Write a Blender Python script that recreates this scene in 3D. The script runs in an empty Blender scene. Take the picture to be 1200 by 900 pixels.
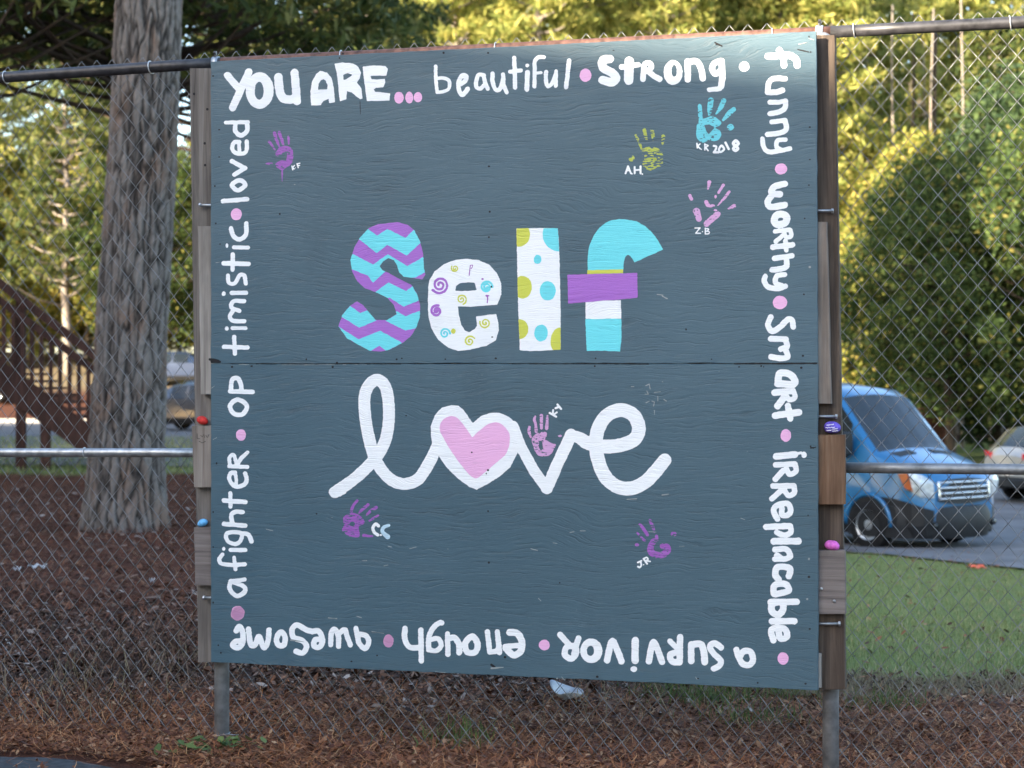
import bpy, math, random
import numpy as np
from mathutils import Vector, Matrix
R = math.radians
random.seed(7); rng = np.random.default_rng(7)
sc = bpy.context.scene
C = sc.collection

# ------------------------------------------------------------------ camera
F = 2043.0                      # focal length in pixels of the 1200 px wide photograph
HOR = 440.0                     # horizon row
CAMZ = 1.52
cd = bpy.data.cameras.new("camera"); cam = bpy.data.objects.new("camera", cd); C.objects.link(cam)
cam.location = (0, 0, CAMZ); cam.rotation_euler = (R(90), 0, 0)
cd.sensor_width = 36; cd.lens = F/1200*36; cd.shift_y = (HOR-450)/1200
cd.clip_end = 2000; cd.clip_start = 0.1
cd.dof.use_dof = True; cd.dof.focus_distance = 6.85; cd.dof.aperture_fstop = 4.0
sc.camera = cam
sc.render.engine = 'CYCLES'
sc.cycles.max_bounces = 8; sc.cycles.transparent_max_bounces = 8

# ------------------------------------------------------------------ sky, sun, exposure
SUN_EL = R(18); SUN_DIR = Vector((-0.75, -0.66, 0)).normalized()      # towards the sun (left, a little behind)
w = bpy.data.worlds.new("World"); sc.world = w; w.use_nodes = True
nt = w.node_tree; nt.nodes.clear()
sky = nt.nodes.new('ShaderNodeTexSky'); sky.sky_type = 'NISHITA'; sky.sun_disc = False
sky.sun_elevation = SUN_EL; sky.sun_rotation = math.atan2(SUN_DIR.x, SUN_DIR.y)
sky.dust_density = 1.5
bg = nt.nodes.new('ShaderNodeBackground'); bg.inputs[1].default_value = 0.14
out = nt.nodes.new('ShaderNodeOutputWorld')
nt.links.new(sky.outputs[0], bg.inputs[0]); nt.links.new(bg.outputs[0], out.inputs[0])
sl = bpy.data.lights.new("sun", 'SUN'); sl.energy = 5.0; sl.angle = R(0.5); sl.color = (1.0, 0.86, 0.66)
so = bpy.data.objects.new("sun", sl); C.objects.link(so)
sv = Vector((SUN_DIR.x*math.cos(SUN_EL), SUN_DIR.y*math.cos(SUN_EL), math.sin(SUN_EL)))
so.rotation_euler = sv.to_track_quat('Z', 'Y').to_euler(); so.location = (-20, -10, 20)
sc.view_settings.view_transform = 'Standard'; sc.view_settings.look = 'None'
sc.view_settings.exposure = 2.35; sc.view_settings.gamma = 1

# ------------------------------------------------------------------ helpers
def tag(o, label=None, cat=None, group=None, kind=None):
    if label: o['label'] = label
    if cat: o['category'] = cat
    if group: o['group'] = group
    if kind: o['kind'] = kind
    return o
def empty(name, loc=(0,0,0), rz=0, **k):
    o = bpy.data.objects.new(name, None); C.objects.link(o); o.location = loc; o.rotation_euler = (0,0,rz)
    o.empty_display_size = .2
    return tag(o, **k)
def mesh_obj(name, verts, faces, mat=None, parent=None, smooth=False, **k):
    me = bpy.data.meshes.new(name)
    me.from_pydata(verts if isinstance(verts, list) else np.asarray(verts), [], faces if isinstance(faces, list) else np.asarray(faces).tolist())
    if smooth: me.polygons.foreach_set('use_smooth', [True]*len(me.polygons))
    me.update()
    if mat: me.materials.append(mat)
    o = bpy.data.objects.new(name, me); C.objects.link(o); o.parent = parent
    return tag(o, **k)
class MB:
    def __init__(s): s.v = []; s.f = []
    def add(s, v, f):
        n = len(s.v); s.v += [tuple(p) for p in v]; s.f += [tuple(i+n for i in q) for q in f]; return s
    def box(s, x0, x1, y0, y1, z0, z1, b=0.0, M=None):
        if b:
            v=[];f=[]
            for (z,i) in ((z0,b),(z0+b,0),(z1-b,0),(z1,b)):
                for (x,y) in ((x0+i+b*0,y0+i),(x1-i,y0+i),(x1-i,y1-i),(x0+i,y1-i)): v.append((x,y,z))
            # chamfered vertical edges are skipped; top/bottom bevel only
            for k in range(3):
                for q in range(4):
                    a=k*4+q; c=k*4+(q+1)%4; f.append((a,c,c+4,a+4))
            f.append((3,2,1,0)); f.append((12,13,14,15))
        else:
            v=[(x0,y0,z0),(x1,y0,z0),(x1,y1,z0),(x0,y1,z0),(x0,y0,z1),(x1,y0,z1),(x1,y1,z1),(x0,y1,z1)]
            f=[(3,2,1,0),(4,5,6,7),(0,1,5,4),(1,2,6,5),(2,3,7,6),(3,0,4,7)]
        if M is not None: v=[tuple(M @ Vector(p)) for p in v]
        return s.add(v,f)
    def tube(s, pts, r, n=8, cap=True, closed=False):
        pts=[Vector(p) for p in pts]; rs = r if isinstance(r,(list,tuple)) else [r]*len(pts)
        v=[];f=[]; up=None; m=len(pts)
        for i,p in enumerate(pts):
            if closed: t=(pts[(i+1)%m]-pts[i-1]).normalized()
            else: t=(pts[min(i+1,m-1)]-pts[max(i-1,0)]).normalized()
            if up is None:
                up=Vector((0,0,1)) if abs(t.z)<.9 else Vector((1,0,0))
            a=t.cross(up).normalized(); up=a.cross(t).normalized()
            for k in range(n):
                an=2*math.pi*k/n; q=p+(a*math.cos(an)+up*math.sin(an))*rs[i]; v.append(tuple(q))
        for i in range(m if closed else m-1):
            for k in range(n):
                f.append((i*n+k, i*n+(k+1)%n, ((i+1)%m)*n+(k+1)%n, ((i+1)%m)*n+k))
        if cap and not closed: f.append(tuple(range(n-1,-1,-1))); f.append(tuple((m-1)*n+k for k in range(n)))
        return s.add(v,f)
    def obj(s, name, mat, parent=None, smooth=False, **k): return mesh_obj(name, s.v, s.f, mat, parent, smooth, **k)

class Noise2:
    def __init__(s, seed, n=64): s.n=n; s.g=np.random.default_rng(seed).random((n,n))
    def __call__(s,x,y):
        x=np.asarray(x,float); y=np.asarray(y,float); xi=np.floor(x).astype(int); yi=np.floor(y).astype(int)
        fx=x-xi; fy=y-yi; fx=fx*fx*(3-2*fx); fy=fy*fy*(3-2*fy); n=s.n; g=s.g
        a=g[xi%n,yi%n]; b=g[(xi+1)%n,yi%n]; c=g[xi%n,(yi+1)%n]; d=g[(xi+1)%n,(yi+1)%n]
        return (a*(1-fx)+b*fx)*(1-fy)+(c*(1-fx)+d*fx)*fy
N1=Noise2(1); N2=Noise2(2); N3=Noise2(3)
def fbm(x,y,o=3,N=N1):
    s=0;a=.5
    for i in range(o): s=s+a*N(x*2**i+i*17.3,y*2**i+i*9.1); a*=.5
    return s/(1-.5**o)

# ------------------------------------------------------------------ materials
def newmat(name, rough=.8, spec=.3, metal=0):
    m=bpy.data.materials.new(name); m.use_nodes=True; nt=m.node_tree; b=nt.nodes['Principled BSDF']
    b.inputs['Roughness'].default_value=rough; b.inputs['Specular IOR Level'].default_value=spec; b.inputs['Metallic'].default_value=metal
    return m, nt, b
def nd(nt, t, **k):
    n=nt.nodes.new(t)
    for a,v in k.items():
        if a.startswith('_'): setattr(n,a[1:],v)
        else: n.inputs[a].default_value=v
    return n
def coords(nt, scale=(1,1,1), kind='Object', loc=(0,0,0)):
    tc=nt.nodes.new('ShaderNodeTexCoord'); mp=nt.nodes.new('ShaderNodeMapping')
    mp.inputs['Scale'].default_value=scale; mp.inputs['Location'].default_value=loc
    nt.links.new(tc.outputs[kind], mp.inputs[0]); return mp.outputs[0]
def ramp(nt, fac, stops, interp='LINEAR'):
    r=nt.nodes.new('ShaderNodeValToRGB'); r.color_ramp.interpolation=interp
    e=r.color_ramp.elements
    while len(e)<len(stops): e.new(.5)
    for i,(p,c) in enumerate(stops):
        e[i].position=p; e[i].color=(c[0],c[1],c[2],1) if isinstance(c,(tuple,list)) else (c,c,c,1)
    nt.links.new(fac, r.inputs[0]); return r.outputs[0]
def noise(nt, vec, scale=5, detail=4, rough=.55, dist=0):
    n=nd(nt,'ShaderNodeTexNoise',Scale=scale,Detail=detail,Roughness=rough,Distortion=dist)
    nt.links.new(vec,n.inputs['Vector']); return n.outputs['Fac']
def mixc(nt, fac, a, b, mode='MIX'):
    m=nt.nodes.new('ShaderNodeMix'); m.data_type='RGBA'; m.blend_type=mode
    for i,s in ((0,fac),(6,a),(7,b)):
        if isinstance(s,(int,float)): m.inputs[i].default_value=s
        elif isinstance(s,(tuple,list)): m.inputs[i].default_value=(s[0],s[1],s[2],1)
        else: nt.links.new(s,m.inputs[i])
    return m.outputs[2]
def math_(nt, op, a, b=0.0):
    m=nt.nodes.new('ShaderNodeMath'); m.operation=op
    for i,s in ((0,a),(1,b)):
        if isinstance(s,(int,float)): m.inputs[i].default_value=s
        else: nt.links.new(s,m.inputs[i])
    return m.outputs[0]
def bump(nt, b, h, strength=.5, dist=.01):
    n=nd(nt,'ShaderNodeBump',Strength=strength,Distance=dist); nt.links.new(h,n.inputs['Height']); nt.links.new(n.outputs[0],b.inputs['Normal'])

def simple(name, col, rough=.7, spec=.3, metal=0, var=.25, scale=8, bmp=0, bd=.005):
    m,nt,b=newmat(name,rough,spec,metal); v=coords(nt)
    f=noise(nt,v,scale,5)
    c=[max(0,x*(1-var)) for x in col]; d=[min(1,x*(1+var)) for x in col]
    nt.links.new(ramp(nt,f,[(.3,c),(.7,d)]),b.inputs['Base Color'])
    if bmp: bump(nt,b,f,bmp,bd)
    return m

def ply_height(nt):
    """rotary-cut plywood grain: long wavy ridges, the same field for the panel and for the paint on it"""
    tc=nt.nodes.new('ShaderNodeTexCoord'); sep=nt.nodes.new('ShaderNodeSeparateXYZ'); nt.links.new(tc.outputs['Object'],sep.inputs[0])
    mp=nd(nt,'ShaderNodeMapping',Scale=(1.3,1,3.2)); nt.links.new(tc.outputs['Object'],mp.inputs[0])
    w1=noise(nt,mp.outputs[0],1.0,3,.5)
    mp2=nd(nt,'ShaderNodeMapping',Scale=(4.5,1,9)); nt.links.new(tc.outputs['Object'],mp2.inputs[0])
    w2=noise(nt,mp2.outputs[0],1.0,4,.6)
    z=math_(nt,'ADD',sep.outputs[2],math_(nt,'ADD',math_(nt,'MULTIPLY',w1,.22),math_(nt,'MULTIPLY',w2,.040)))
    def lay(sx,sz,det,r_):
        cmb=nt.nodes.new('ShaderNodeCombineXYZ'); nt.links.new(math_(nt,'MULTIPLY',sep.outputs[0],sx),cmb.inputs[0]); nt.links.new(math_(nt,'MULTIPLY',z,sz),cmb.inputs[2]); return noise(nt,cmb.outputs[0],1.0,det,r_)
    g=lay(3.6,95.0,4,.62); g2=lay(9.0,260.0,3,.6); g3=lay(1.5,30.0,3,.5)
    ridge=ramp(nt,math_(nt,'ADD',math_(nt,'MULTIPLY',g,.6),math_(nt,'MULTIPLY',g2,.4)),[(.36,0.0),(.47,.8),(.60,1.0)])
    h=math_(nt,'ADD',math_(nt,'ADD',ridge,math_(nt,'MULTIPLY',g2,1.0)),math_(nt,'MULTIPLY',g3,.9))
    return h, ridge, w2, tc.outputs['Object']
def board_paint(name, col, rough=.42, spec=.6, grain=.14, streak=0.10, bs=.40, thin=None, fade=False):
    m,nt,b=newmat(name,rough,spec)
    h,ridge,w2,oc=ply_height(nt)
    lo=[x*(1-grain) for x in col]; hi=[min(1,x*(1+grain*.6)) for x in col]
    c=mixc(nt,ridge,lo,hi)
    n=noise(nt,oc,2.2,5,.6); c=mixc(nt,ramp(nt,n,[(.3,streak),(.7,0.0)]),c,[x*.72 for x in col])
    if fade:  # weathered, unevenly faded and rubbed patches, pale scuffs along the grain
        f1=ramp(nt,noise(nt,coords(nt,(1.1,1,1.6)),1,5,.62),[(.42,0.0),(.70,.55)]); c=mixc(nt,f1,c,[x*1.22+.012 for x in col])
        f2=ramp(nt,noise(nt,coords(nt,(5,1,55)),1,4,.7),[(.60,0.0),(.72,.30)]); c=mixc(nt,f2,c,[x*1.7+.03 for x in col])
        f3=ramp(nt,noise(nt,coords(nt,(2.4,1,1.1),loc=(3,0,7)),1,6,.65),[(.56,0.0),(.72,.35)]); c=mixc(nt,f3,c,[x*.62 for x in col])
    if thin:  # the blue shows through the deepest grain
        f=ramp(nt,noise(nt,coords(nt,(14,14,120)),1,4,.6),[(.60,0.0),(.76,.7)])
        c=mixc(nt,f,c,thin)
    nt.links.new(c,b.inputs['Base Color'])
    nr=math_(nt,'ADD',math_(nt,'MULTIPLY',n,.16),rough-.08); nt.links.new(nr,b.inputs['Roughness'])
    bump(nt,b,h,bs,.0016)
    return m
BLUE=(.047,.096,.127)
M={}
M['blue']=board_paint('slate_blue_board_paint',BLUE,rough=.40,spec=.45,grain=.22,bs=.36,fade=True)
for k,c in dict(white=(.84,.85,.85),pink=(.80,.42,.66),cyan=(.135,.66,.72),purple=(.36,.125,.52),lime=(.58,.60,.07),
                 hpurple=(.30,.09,.40),hteal=(.13,.56,.64),hlime=(.40,.46,.06),hpink=(.62,.34,.58),hlight=(.45,.62,.72)).items():
    M[k]=board_paint('board_paint_'+k,c,rough=.45,spec=.5,grain=.06,streak=.12,bs=.5,thin=(BLUE if k[0]=='h' else tuple(.6*a+.4*b_ for a,b_ in zip(c,BLUE))))
M['chip']=board_paint('pale_chipped_wood',(.27,.30,.30),rough=.8,spec=.2)
M['hole']=simple('dark_nail_hole',(.012,.012,.014),.7)

def woodmat(name, a, b_, along=2, dark=.4, scale=1.0, rough=.85):
    m,nt,b=newmat(name,rough,.25)
    s=[38*scale]*3; s[along]=1.6*scale
    v=coords(nt,tuple(s)); n=noise(nt,v,1,6,.65,.4)
    s2=[120*scale]*3; s2[along]=3*scale
    n2=noise(nt,coords(nt,tuple(s2)),1,4,.6)
    c=ramp(nt,n,[(.28,[x*dark for x in a]),(.45,a),(.68,b_)])
    k=noise(nt,coords(nt,(5,5,1.7)),1,4,.6); c=mixc(nt,ramp(nt,k,[(.46,0.0),(.66,.7)]),c,[x*.38 for x in a])
    c=mixc(nt,math_(nt,'MULTIPLY',n2,.45),c,[x*.5 for x in a])
    nt.links.new(c,b.inputs['Base Color'])
    bump(nt,b,math_(nt,'ADD',n,math_(nt,'MULTIPLY',n2,.6)),.7,.003)
    return m
M['wood_grey']=woodmat('weathered_grey_wood',(.165,.145,.13),(.29,.265,.24))
M['wood_brown']=woodmat('brown_stained_wood',(.082,.060,.047),(.165,.125,.095))
M['wood_olive']=woodmat('brown_green_weathered_wood',(.115,.10,.065),(.20,.17,.12))
M['wood_pale']=woodmat('pale_dry_wood',(.30,.27,.24),(.46,.43,.39))
M['wood_orange']=woodmat('orange_brown_knotty_wood',(.19,.105,.062),(.31,.205,.135))
M['wood_tan']=woodmat('faded_tan_wood',(.24,.20,.17),(.36,.32,.28))
M['wood_mauve']=woodmat('mauve_grey_wood',(.165,.14,.13),(.26,.225,.21),along=0)
M['stair']=woodmat('dark_red_brown_stair_wood',(.070,.029,.021),(.12,.055,.04),rough=.7)
M['galv']=simple('galvanised_steel',(.38,.40,.42),.42,.5,.75,.35,25,.15,.001)
M['galv_dull']=simple('weathered_galvanised_pipe',(.22,.235,.25),.5,.4,.55,.4,18,.2,.001)
M['rail_dark']=simple('dark_grey_coated_pipe',(.035,.034,.038),.45,.5,.1,.5,30,.3,.001)
M['rail_rust']=simple('rusty_brown_pipe',(.15,.075,.055),.6,.4,.15,.55,40,.4,.001)
M['wire']=simple('galvanised_fence_wire',(.175,.175,.18),.4,.5,.6,.3,9)
M['tie']=simple('bright_aluminium_tie_wire',(.62,.62,.62),.4,.5,.5,.1,20)
M['asphalt']=simple('worn_asphalt',(.13,.13,.138),.9,.2,0,.3,1.2,.3,.01)
M['path']=simple('old_asphalt_path',(.05,.055,.06),.9,.2,0,.35,22,.6,.01)

# ------------------------------------------------------------------ frame of the board and fence (metres, from the photograph)
dL=F*2.44/704; dR=F*2.44/773
PL=Vector(((247-600)*dL/F, dL, 0)); PR=Vector(((958.5-600)*dR/F, dR, 0))
EX=(PR-PL).normalized(); EY=Vector((-EX.y, EX.x, 0)); ANG=math.atan2(EX.y,EX.x)
if EY.y<0: EY=-EY
def P(px,py,off=0.0):
    """photo pixel -> (s, z) on the vertical plane `off` metres behind the board's face"""
    dirv=Vector(((px-600)/F,1,(HOR-py)/F)); o=PL+EY*off
    t=(o.dot(EY))/(dirv.dot(EY)); p=dirv*t
    return ((p-PL).dot(EX), CAMZ+p.z)
def Wd(px,d): return ((px-600)*d/F)
def L2W(s,off,z): q=PL+EX*s+EY*off; return (q.x,q.y,z)
SIGN=empty('painted_plywood_sign',tuple(PL),ANG,label='large slate blue plywood board painted with Self love, handprints and kind words, on the fence',cat='sign')
FENCE=empty('chain_link_fence',tuple(PL),ANG,label='tall galvanised chain link fence with pipe rails carrying the painted board',cat='fence')

# two plywood sheets
def sheet(c, label):
    (a,b_,c_,d)=[P(*q) for q in c]; mb=MB(); T=.018
    # slightly ragged outline: subdivide edges
    pts=[]; cs=[a,b_,c_,d]
    for i in range(4):
        p=cs[i]; q=cs[(i+1)%4]; L=math.hypot(q[0]-p[0],q[1]-p[1]); n=int(L/.012)
        nx,ny=(q[1]-p[1])/L,-(q[0]-p[0])/L
        for k in range(n):
            t=k/n; j=(fbm(p[0]*9+t*L*22+i*7,p[1]*5+i*3.3,3)-.5)*.0045
            if k==0: j=0
            pts.append((p[0]+(q[0]-p[0])*t+nx*j, p[1]+(q[1]-p[1])*t+ny*j))
    n=len(pts); cx=sum(p[0] for p in pts)/n; cz=sum(p[1] for p in pts)/n
    def inset(p,e): 
        L=math.hypot(p[0]-cx,p[1]-cz); return (p[0]+(cx-p[0])*e/L,p[1]+(cz-p[1])*e/L)
    v=[(p[0],0,p[1]) for p in (inset(p,.0015) for p in pts)]+[(p[0],.0015,p[1]) for p in pts]+[(p[0],T,p[1]) for p in pts]
    f=[tuple(range(n-1,-1,-1)),tuple(range(2*n,3*n))]
    for r in (0,n):
        for i in range(n): f.append((r+i,r+(i+1)%n,r+n+(i+1)%n,r+n+i))
    o=mesh_obj('plywood_sheet',v,f,M['blue'],SIGN,label=label)
    return o
sheet([(247,426.0),(958.6,425.5),(957,36.5),(247,72)],'upper slate blue plywood sheet')
sheet([(247,776),(959,809),(958.7,426.3),(247,426.5)],'lower slate blue plywood sheet')
# splintered seam: dark gap strips

# ------------------------------------------------------------------ painted shapes: union of brush strokes -> one clean outline mesh
def cat(pts, closed=False, n=7):
    P_=[np.array(p,float) for p in pts]; m=len(P_); o=[]
    if m<3: return P_
    rngi=range(m if closed else m-1)
    for i in rngi:
        if closed: p0,p1,p2,p3=P_[i-1],P_[i],P_[(i+1)%m],P_[(i+2)%m]
        else: p0,p1,p2,p3=P_[max(i-1,0)],P_[i],P_[i+1],P_[min(i+2,m-1)]
        for k in range(n):
            t=k/n; o.append(.5*((2*p1)+(-p0+p2)*t+(2*p0-5*p1+4*p2-p3)*t*t+(-p0+3*p1-3*p2+p3)*t**3))
    o.append(P_[0] if closed else P_[-1]); return o
def seg_sd(X,Y,pts):
    """pts rows (x,y,r)"""
    d=np.full(X.shape,1e9)
    if len(pts)==1: return np.hypot(X-pts[0][0],Y-pts[0][1])-pts[0][2]
    for a,b in zip(pts[:-1],pts[1:]):
        dx,dy=b[0]-a[0],b[1]-a[1]; L=dx*dx+dy*dy+1e-9
        t=np.clip(((X-a[0])*dx+(Y-a[1])*dy)/L,0,1)
        d=np.minimum(d,np.hypot(X-a[0]-t*dx,Y-a[1]-t*dy)-(a[2]+t*(b[2]-a[2])))
    return d
def poly_sd(X,Y,pts):
    d=np.full(X.shape,1e9); ins=np.zeros(X.shape,bool); n=len(pts)
    for i in range(n):
        a=pts[i]; b=pts[(i+1)%n]; dx,dy=b[0]-a[0],b[1]-a[1]; L=dx*dx+dy*dy+1e-9
        t=np.clip(((X-a[0])*dx+(Y-a[1])*dy)/L,0,1); d=np.minimum(d,np.hypot(X-a[0]-t*dx,Y-a[1]-t*dy))
        c=((a[1]>Y)!=(b[1]>Y)); 
        with np.errstate(divide='ignore',invalid='ignore'): xi=a[0]+(Y-a[1])*dx/(dy if dy else 1e-9)
        ins^=(c&(X<xi))
    return np.where(ins,-d,d)
def paint(name, mat, cr, shapes, layer=1, step=.62, label=None, clip=None, wob=.35, mottle=0):
    ox,oy,sc_=cr
    T=lambda p:(ox+p[0]/sc_, oy+p[1]/sc_)
    prim=[]
    def mk(sh):
        k=sh[0]
        if k in('s','c','o'):
            r=sh[1]; pts=[(p[0],p[1],(p[2] if len(p)>2 else r)) for p in sh[2]]
            if k!='s': pts=cat(pts,k=='o')
            return ('seg',[(*T(p),p[2]/sc_) for p in pts])
        if k=='p': return ('poly',[T(p) for p in sh[1]])
        if k=='P': return ('poly',[T(p) for p in cat(sh[1],True,5)])
        if k=='e': return ('ell',[(*T((sh[1],sh[2])),sh[3]/sc_,sh[4]/sc_)])
        if k=='sp':   # spiral cx cy r0 r1 turns start width
            _,cx,cy,r0,r1,tn,st,wd=sh; pts=[]
            for i in range(40):
                t=i/39; a=st+tn*2*math.pi*t; r=r0+(r1-r0)*t
                pts.append((cx+r*math.cos(a),cy+r*math.sin(a),wd))
            return ('seg',[(*T(p),p[2]/sc_) for p in pts])
    for sh in shapes:
        neg=sh[0][0]=='-'; q=(sh[0][1:],)+tuple(sh[1:]) if neg else sh
        prim.append((neg,mk(q)))
    xs=[];ys=[]
    for neg,(k,pp) in prim:
        if neg: continue
        for p in pp:
            r=max(p[2:]) if len(p)>2 else 0
            xs+=[p[0]-r,p[0]+r]; ys+=[p[1]-r,p[1]+r]
    x0,x1,y0,y1=min(xs)-2,max(xs)+2,min(ys)-2,max(ys)+2
    gx=np.arange(x0,x1,step); gy=np.arange(y0,y1,step); X,Y=np.meshgrid(gx,gy,indexing='ij')
    def sd(pr):
        k,pp=pr
        if k=='seg': return seg_sd(X,Y,pp)
        if k=='poly': return poly_sd(X,Y,pp)
        c=pp[0]; q=np.hypot((X-c[0])/c[2],(Y-c[1])/c[3]); return (q-1)*min(c[2],c[3])
    D=np.full(X.shape,1e9)
    for neg,pr in prim:
        if not neg: D=np.minimum(D,sd(pr))
    for neg,pr in prim:
        if neg: D=np.maximum(D,-sd(pr))
    if clip is not None:
        for sh in clip: D=np.maximum(D,sd(mk(sh)))
    D=D+wob*2*(fbm(X*.22+layer*3,Y*.3,2,N2)-.5)+wob*1.0*(N3(X*.15,Y*1.4)-.5)
    if mottle: D=np.maximum(D,(fbm(X*.28+5,Y*.95,3,N1)-(.80-mottle))*5)
    vid={};V=[];Fc=[]
    off=-.00035*layer
    def vert(key,x,y):
        i=vid.get(key)
        if i is None:
            s,z=P(x,y,0); i=len(V); V.append((s,off,z)); vid[key]=i
        return i
    I=(D<0)
    cells=(I[:-1,:-1]|I[1:,:-1]|I[1:,1:]|I[:-1,1:])
    for i,j in np.argwhere(cells):
        cs=[(i,j),(i+1,j),(i+1,j+1),(i,j+1)]; f=[]
        for k in range(4):
            a=cs[k]; b=cs[(k+1)%4]; da=D[a]; db=D[b]
            if da<0: f.append(vert(a,gx[a[0]],gy[a[1]]))
            if (da<0)!=(db<0):
                key=(min(a,b),max(a,b)); t=da/(da-db)
                f.append(vert(key,gx[a[0]]+(gx[b[0]]-gx[a[0]])*t,gy[a[1]]+(gy[b[1]]-gy[a[1]])*t))
        if len(f)>2: Fc.append(tuple(f))
    if not Fc: return None
    return mesh_obj(name,V,Fc,M[mat],SIGN,label=label)

c1=(250,50,7.5); c2=(390,50,7.5); c3=(500,40,6.316); c4=(670,30,5.4545)
# --- top row
paint('painted_word','white',c1,[('s',31,[(124,288),(215,395)]),('s',33,[(312,258),(170,570)]),
 ('e',408,420,123,160),('-e',403,423,39,78),
 ('c',38,[(572,305),(585,430),(620,490),(690,498),(730,470)]),('s',36,[(714,266),(726,400),(734,515)]),
 ('p',[(860,552),(853,430),(870,340),(905,275),(940,248),(1000,262),(1040,310),(1058,400),(1072,525),(1018,532),(1012,495),(970,510),(945,548)]),
 ('-p',[(920,412),(925,360),(945,330),(968,320),(990,335),(1005,375),(1003,410)])],label='thick white hand painted words YOU A of the top row')
paint('painted_word','white',c2,[
 ('p',[(15,185),(90,175),(180,183),(225,215),(247,265),(235,315),(213,352),(250,400),(262,492),(240,499),(170,440),(125,425),(120,500),(62,515),(50,400),(35,270)]),
 ('-p',[(92,285),(130,268),(170,278),(165,292),(130,315),(95,328)]),
 ('p',[(262,210),(370,200),(460,205),(484,230),(472,290),(400,290),(330,292),(340,322),(390,325),(457,318),(462,345),(445,392),(380,397),(358,412),(372,432),(440,437),(503,448),(498,508),(420,512),(300,514),(285,400)])],label='white hand painted letters R and E ending YOU ARE')
for e in ((582,484,42,52),(672,484,35,52),(748,480,36,43)):
    paint('painted_dot','pink',c2,[('e',)+e],label='pink painted dot after YOU ARE')
paint('painted_word','white',c3,[('s',13,[(66,238),(68,330),(78,425)]),('c',13,[(72,330),(120,325),(165,345),(165,400),(125,425),(78,430)]),
 ('c',17,[(250,372),(285,345),(292,312),(262,308),(236,360),(243,425),(268,447),(305,405)]),
 ('c',15,[(425,305),(385,302),(368,345),(368,392),(398,402),(428,375)]),('s',15,[(420,302),(432,360),(452,405)]),
 ('c',16,[(488,292),(488,350),(512,412),(545,400),(568,330)]),('s',15,[(565,298),(568,370),(592,430)]),
 ('s',16,[(648,175),(652,280),(655,395)]),('s',15,[(618,278),(697,270)]),
 ('s',18,[(746,282),(742,408)]),('e',745,233,15,14),
 ('c',15,[(868,170),(825,172),(800,205),(800,260),(798,388)]),('s',12,[(800,290),(845,285)]),
 ('c',15,[(885,280),(882,340),(897,385),(930,362),(955,300)]),('s',14,[(958,275),(955,382)]),('s',16,[(1055,195),(1032,393)])],label='white hand painted word beautiful')
paint('painted_dot','pink',c4,[('e',88,317,38,42)],label='pale pink painted dot between beautiful and Strong')
paint('painted_word','white',c4,[('c',27,[(243,213),(200,222),(200,268),(262,305),(283,335),(258,362),(198,348)]),
 ('s',30,[(368,228),(364,348)]),('s',17,[(318,265),(425,250)]),
 ('s',18,[(462,262),(456,342)]),('c',18,[(460,262),(475,240),(500,242),(508,268),(482,292)]),('s',18,[(485,292),(530,325),(562,342)]),('s',12,[(462,300),(490,297)]),
 ('e',648,300,60,80),('-e',655,288,17,38),
 ('s',20,[(740,228),(742,345)]),('c',20,[(742,235),(795,228),(825,270),(838,338)]),
 ('c',19,[(950,225),(910,243),(897,278),(918,308),(950,290)]),('s',20,[(958,228),(963,330),(955,390)]),('s',16,[(880,410),(948,402)])],label='white hand painted word Strong')
paint('painted_dot','white',c4,[('e',1102,262,33,33)],label='white painted dot at the end of the top row')
# --- right column
c5=(860,50,6.43)
paint('painted_word','white',c5,[('s',24,[(255,102),(355,98)]),('c',26,[(345,98),(425,98),(470,130),(477,172)]),('c',24,[(342,58),(370,105),(378,170)]),
 ('c',21,[(387,272),(300,272),(262,305),(255,375)]),('s',22,[(255,375),(320,375),(366,358)]),
 ('c',18,[(270,448),(330,450),(388,440)]),('c',20,[(388,440),(385,490),(345,520),(272,535)]),
 ('s',18,[(285,597),(385,585)]),('c',20,[(385,590),(395,650),(350,680),(253,692)]),
 ('c',17,[(388,730),(330,738),(322,785),(360,808)]),('c',18,[(422,797),(340,815),(262,822),(225,785),(215,725)])],label='white painted word funny, reading downwards')
c6=(860,180,5.29)
paint('painted_dot','pink',c6,[('e',292,95,38,34)],label='pink painted dot between funny and worthy')
paint('painted_word','white',c6,[('c',20,[(315,188),(250,205),(235,245),(285,252)]),('c',20,[(240,252),(210,298),(230,330),(315,318)]),
 ('o',22,[(295,375),(325,390),(320,428),(270,440),(250,415),(262,385)]),
 ('s',14,[(255,482),(345,473)]),('c',14,[(350,475),(355,510),(325,518),(312,487)]),('s',14,[(312,500),(260,545)]),
 ('s',17,[(242,580),(365,565)]),('s',14,[(320,540),(326,600)]),
 ('s',17,[(252,650),(360,634)]),('c',18,[(325,645),(327,695),(300,712),(238,722)]),
 ('c',16,[(315,750),(268,758),(258,800),(300,820)]),('c',17,[(318,822),(270,837),(212,825),(188,790),(195,762)])],label='white painted word worthy, reading downwards')
c7=(860,330,5)
paint('painted_dot','pink',c7,[('e',270,122,42,39)],label='pink painted dot between worthy and Smart')
paint('painted_word','white',c7,[('c',17,[(216,208),(200,255),(225,290),(272,265),(315,222),(342,228),(347,265)]),
 ('s',17,[(215,335),(305,338)]),('c',17,[(300,338),(312,380),(275,395)]),('c',17,[(300,395),(315,440),(275,450),(218,440)])],label='white painted letters Sm of Smart, reading downwards')
paint('painted_word','white',c7,[
 ('o',21,[(270,538),(325,542),(358,580),(345,602),(300,600),(262,590)]),('s',18,[(255,600),(350,605)]),
 ('s',19,[(238,650),(345,640)]),('c',15,[(348,640),(358,678),(325,692),(305,662)]),('s',20,[(300,670),(256,730)]),
 ('s',20,[(242,785),(382,766)]),('s',19,[(317,728),(330,802)])],label='white painted letters art of Smart, reading downwards')
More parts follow.
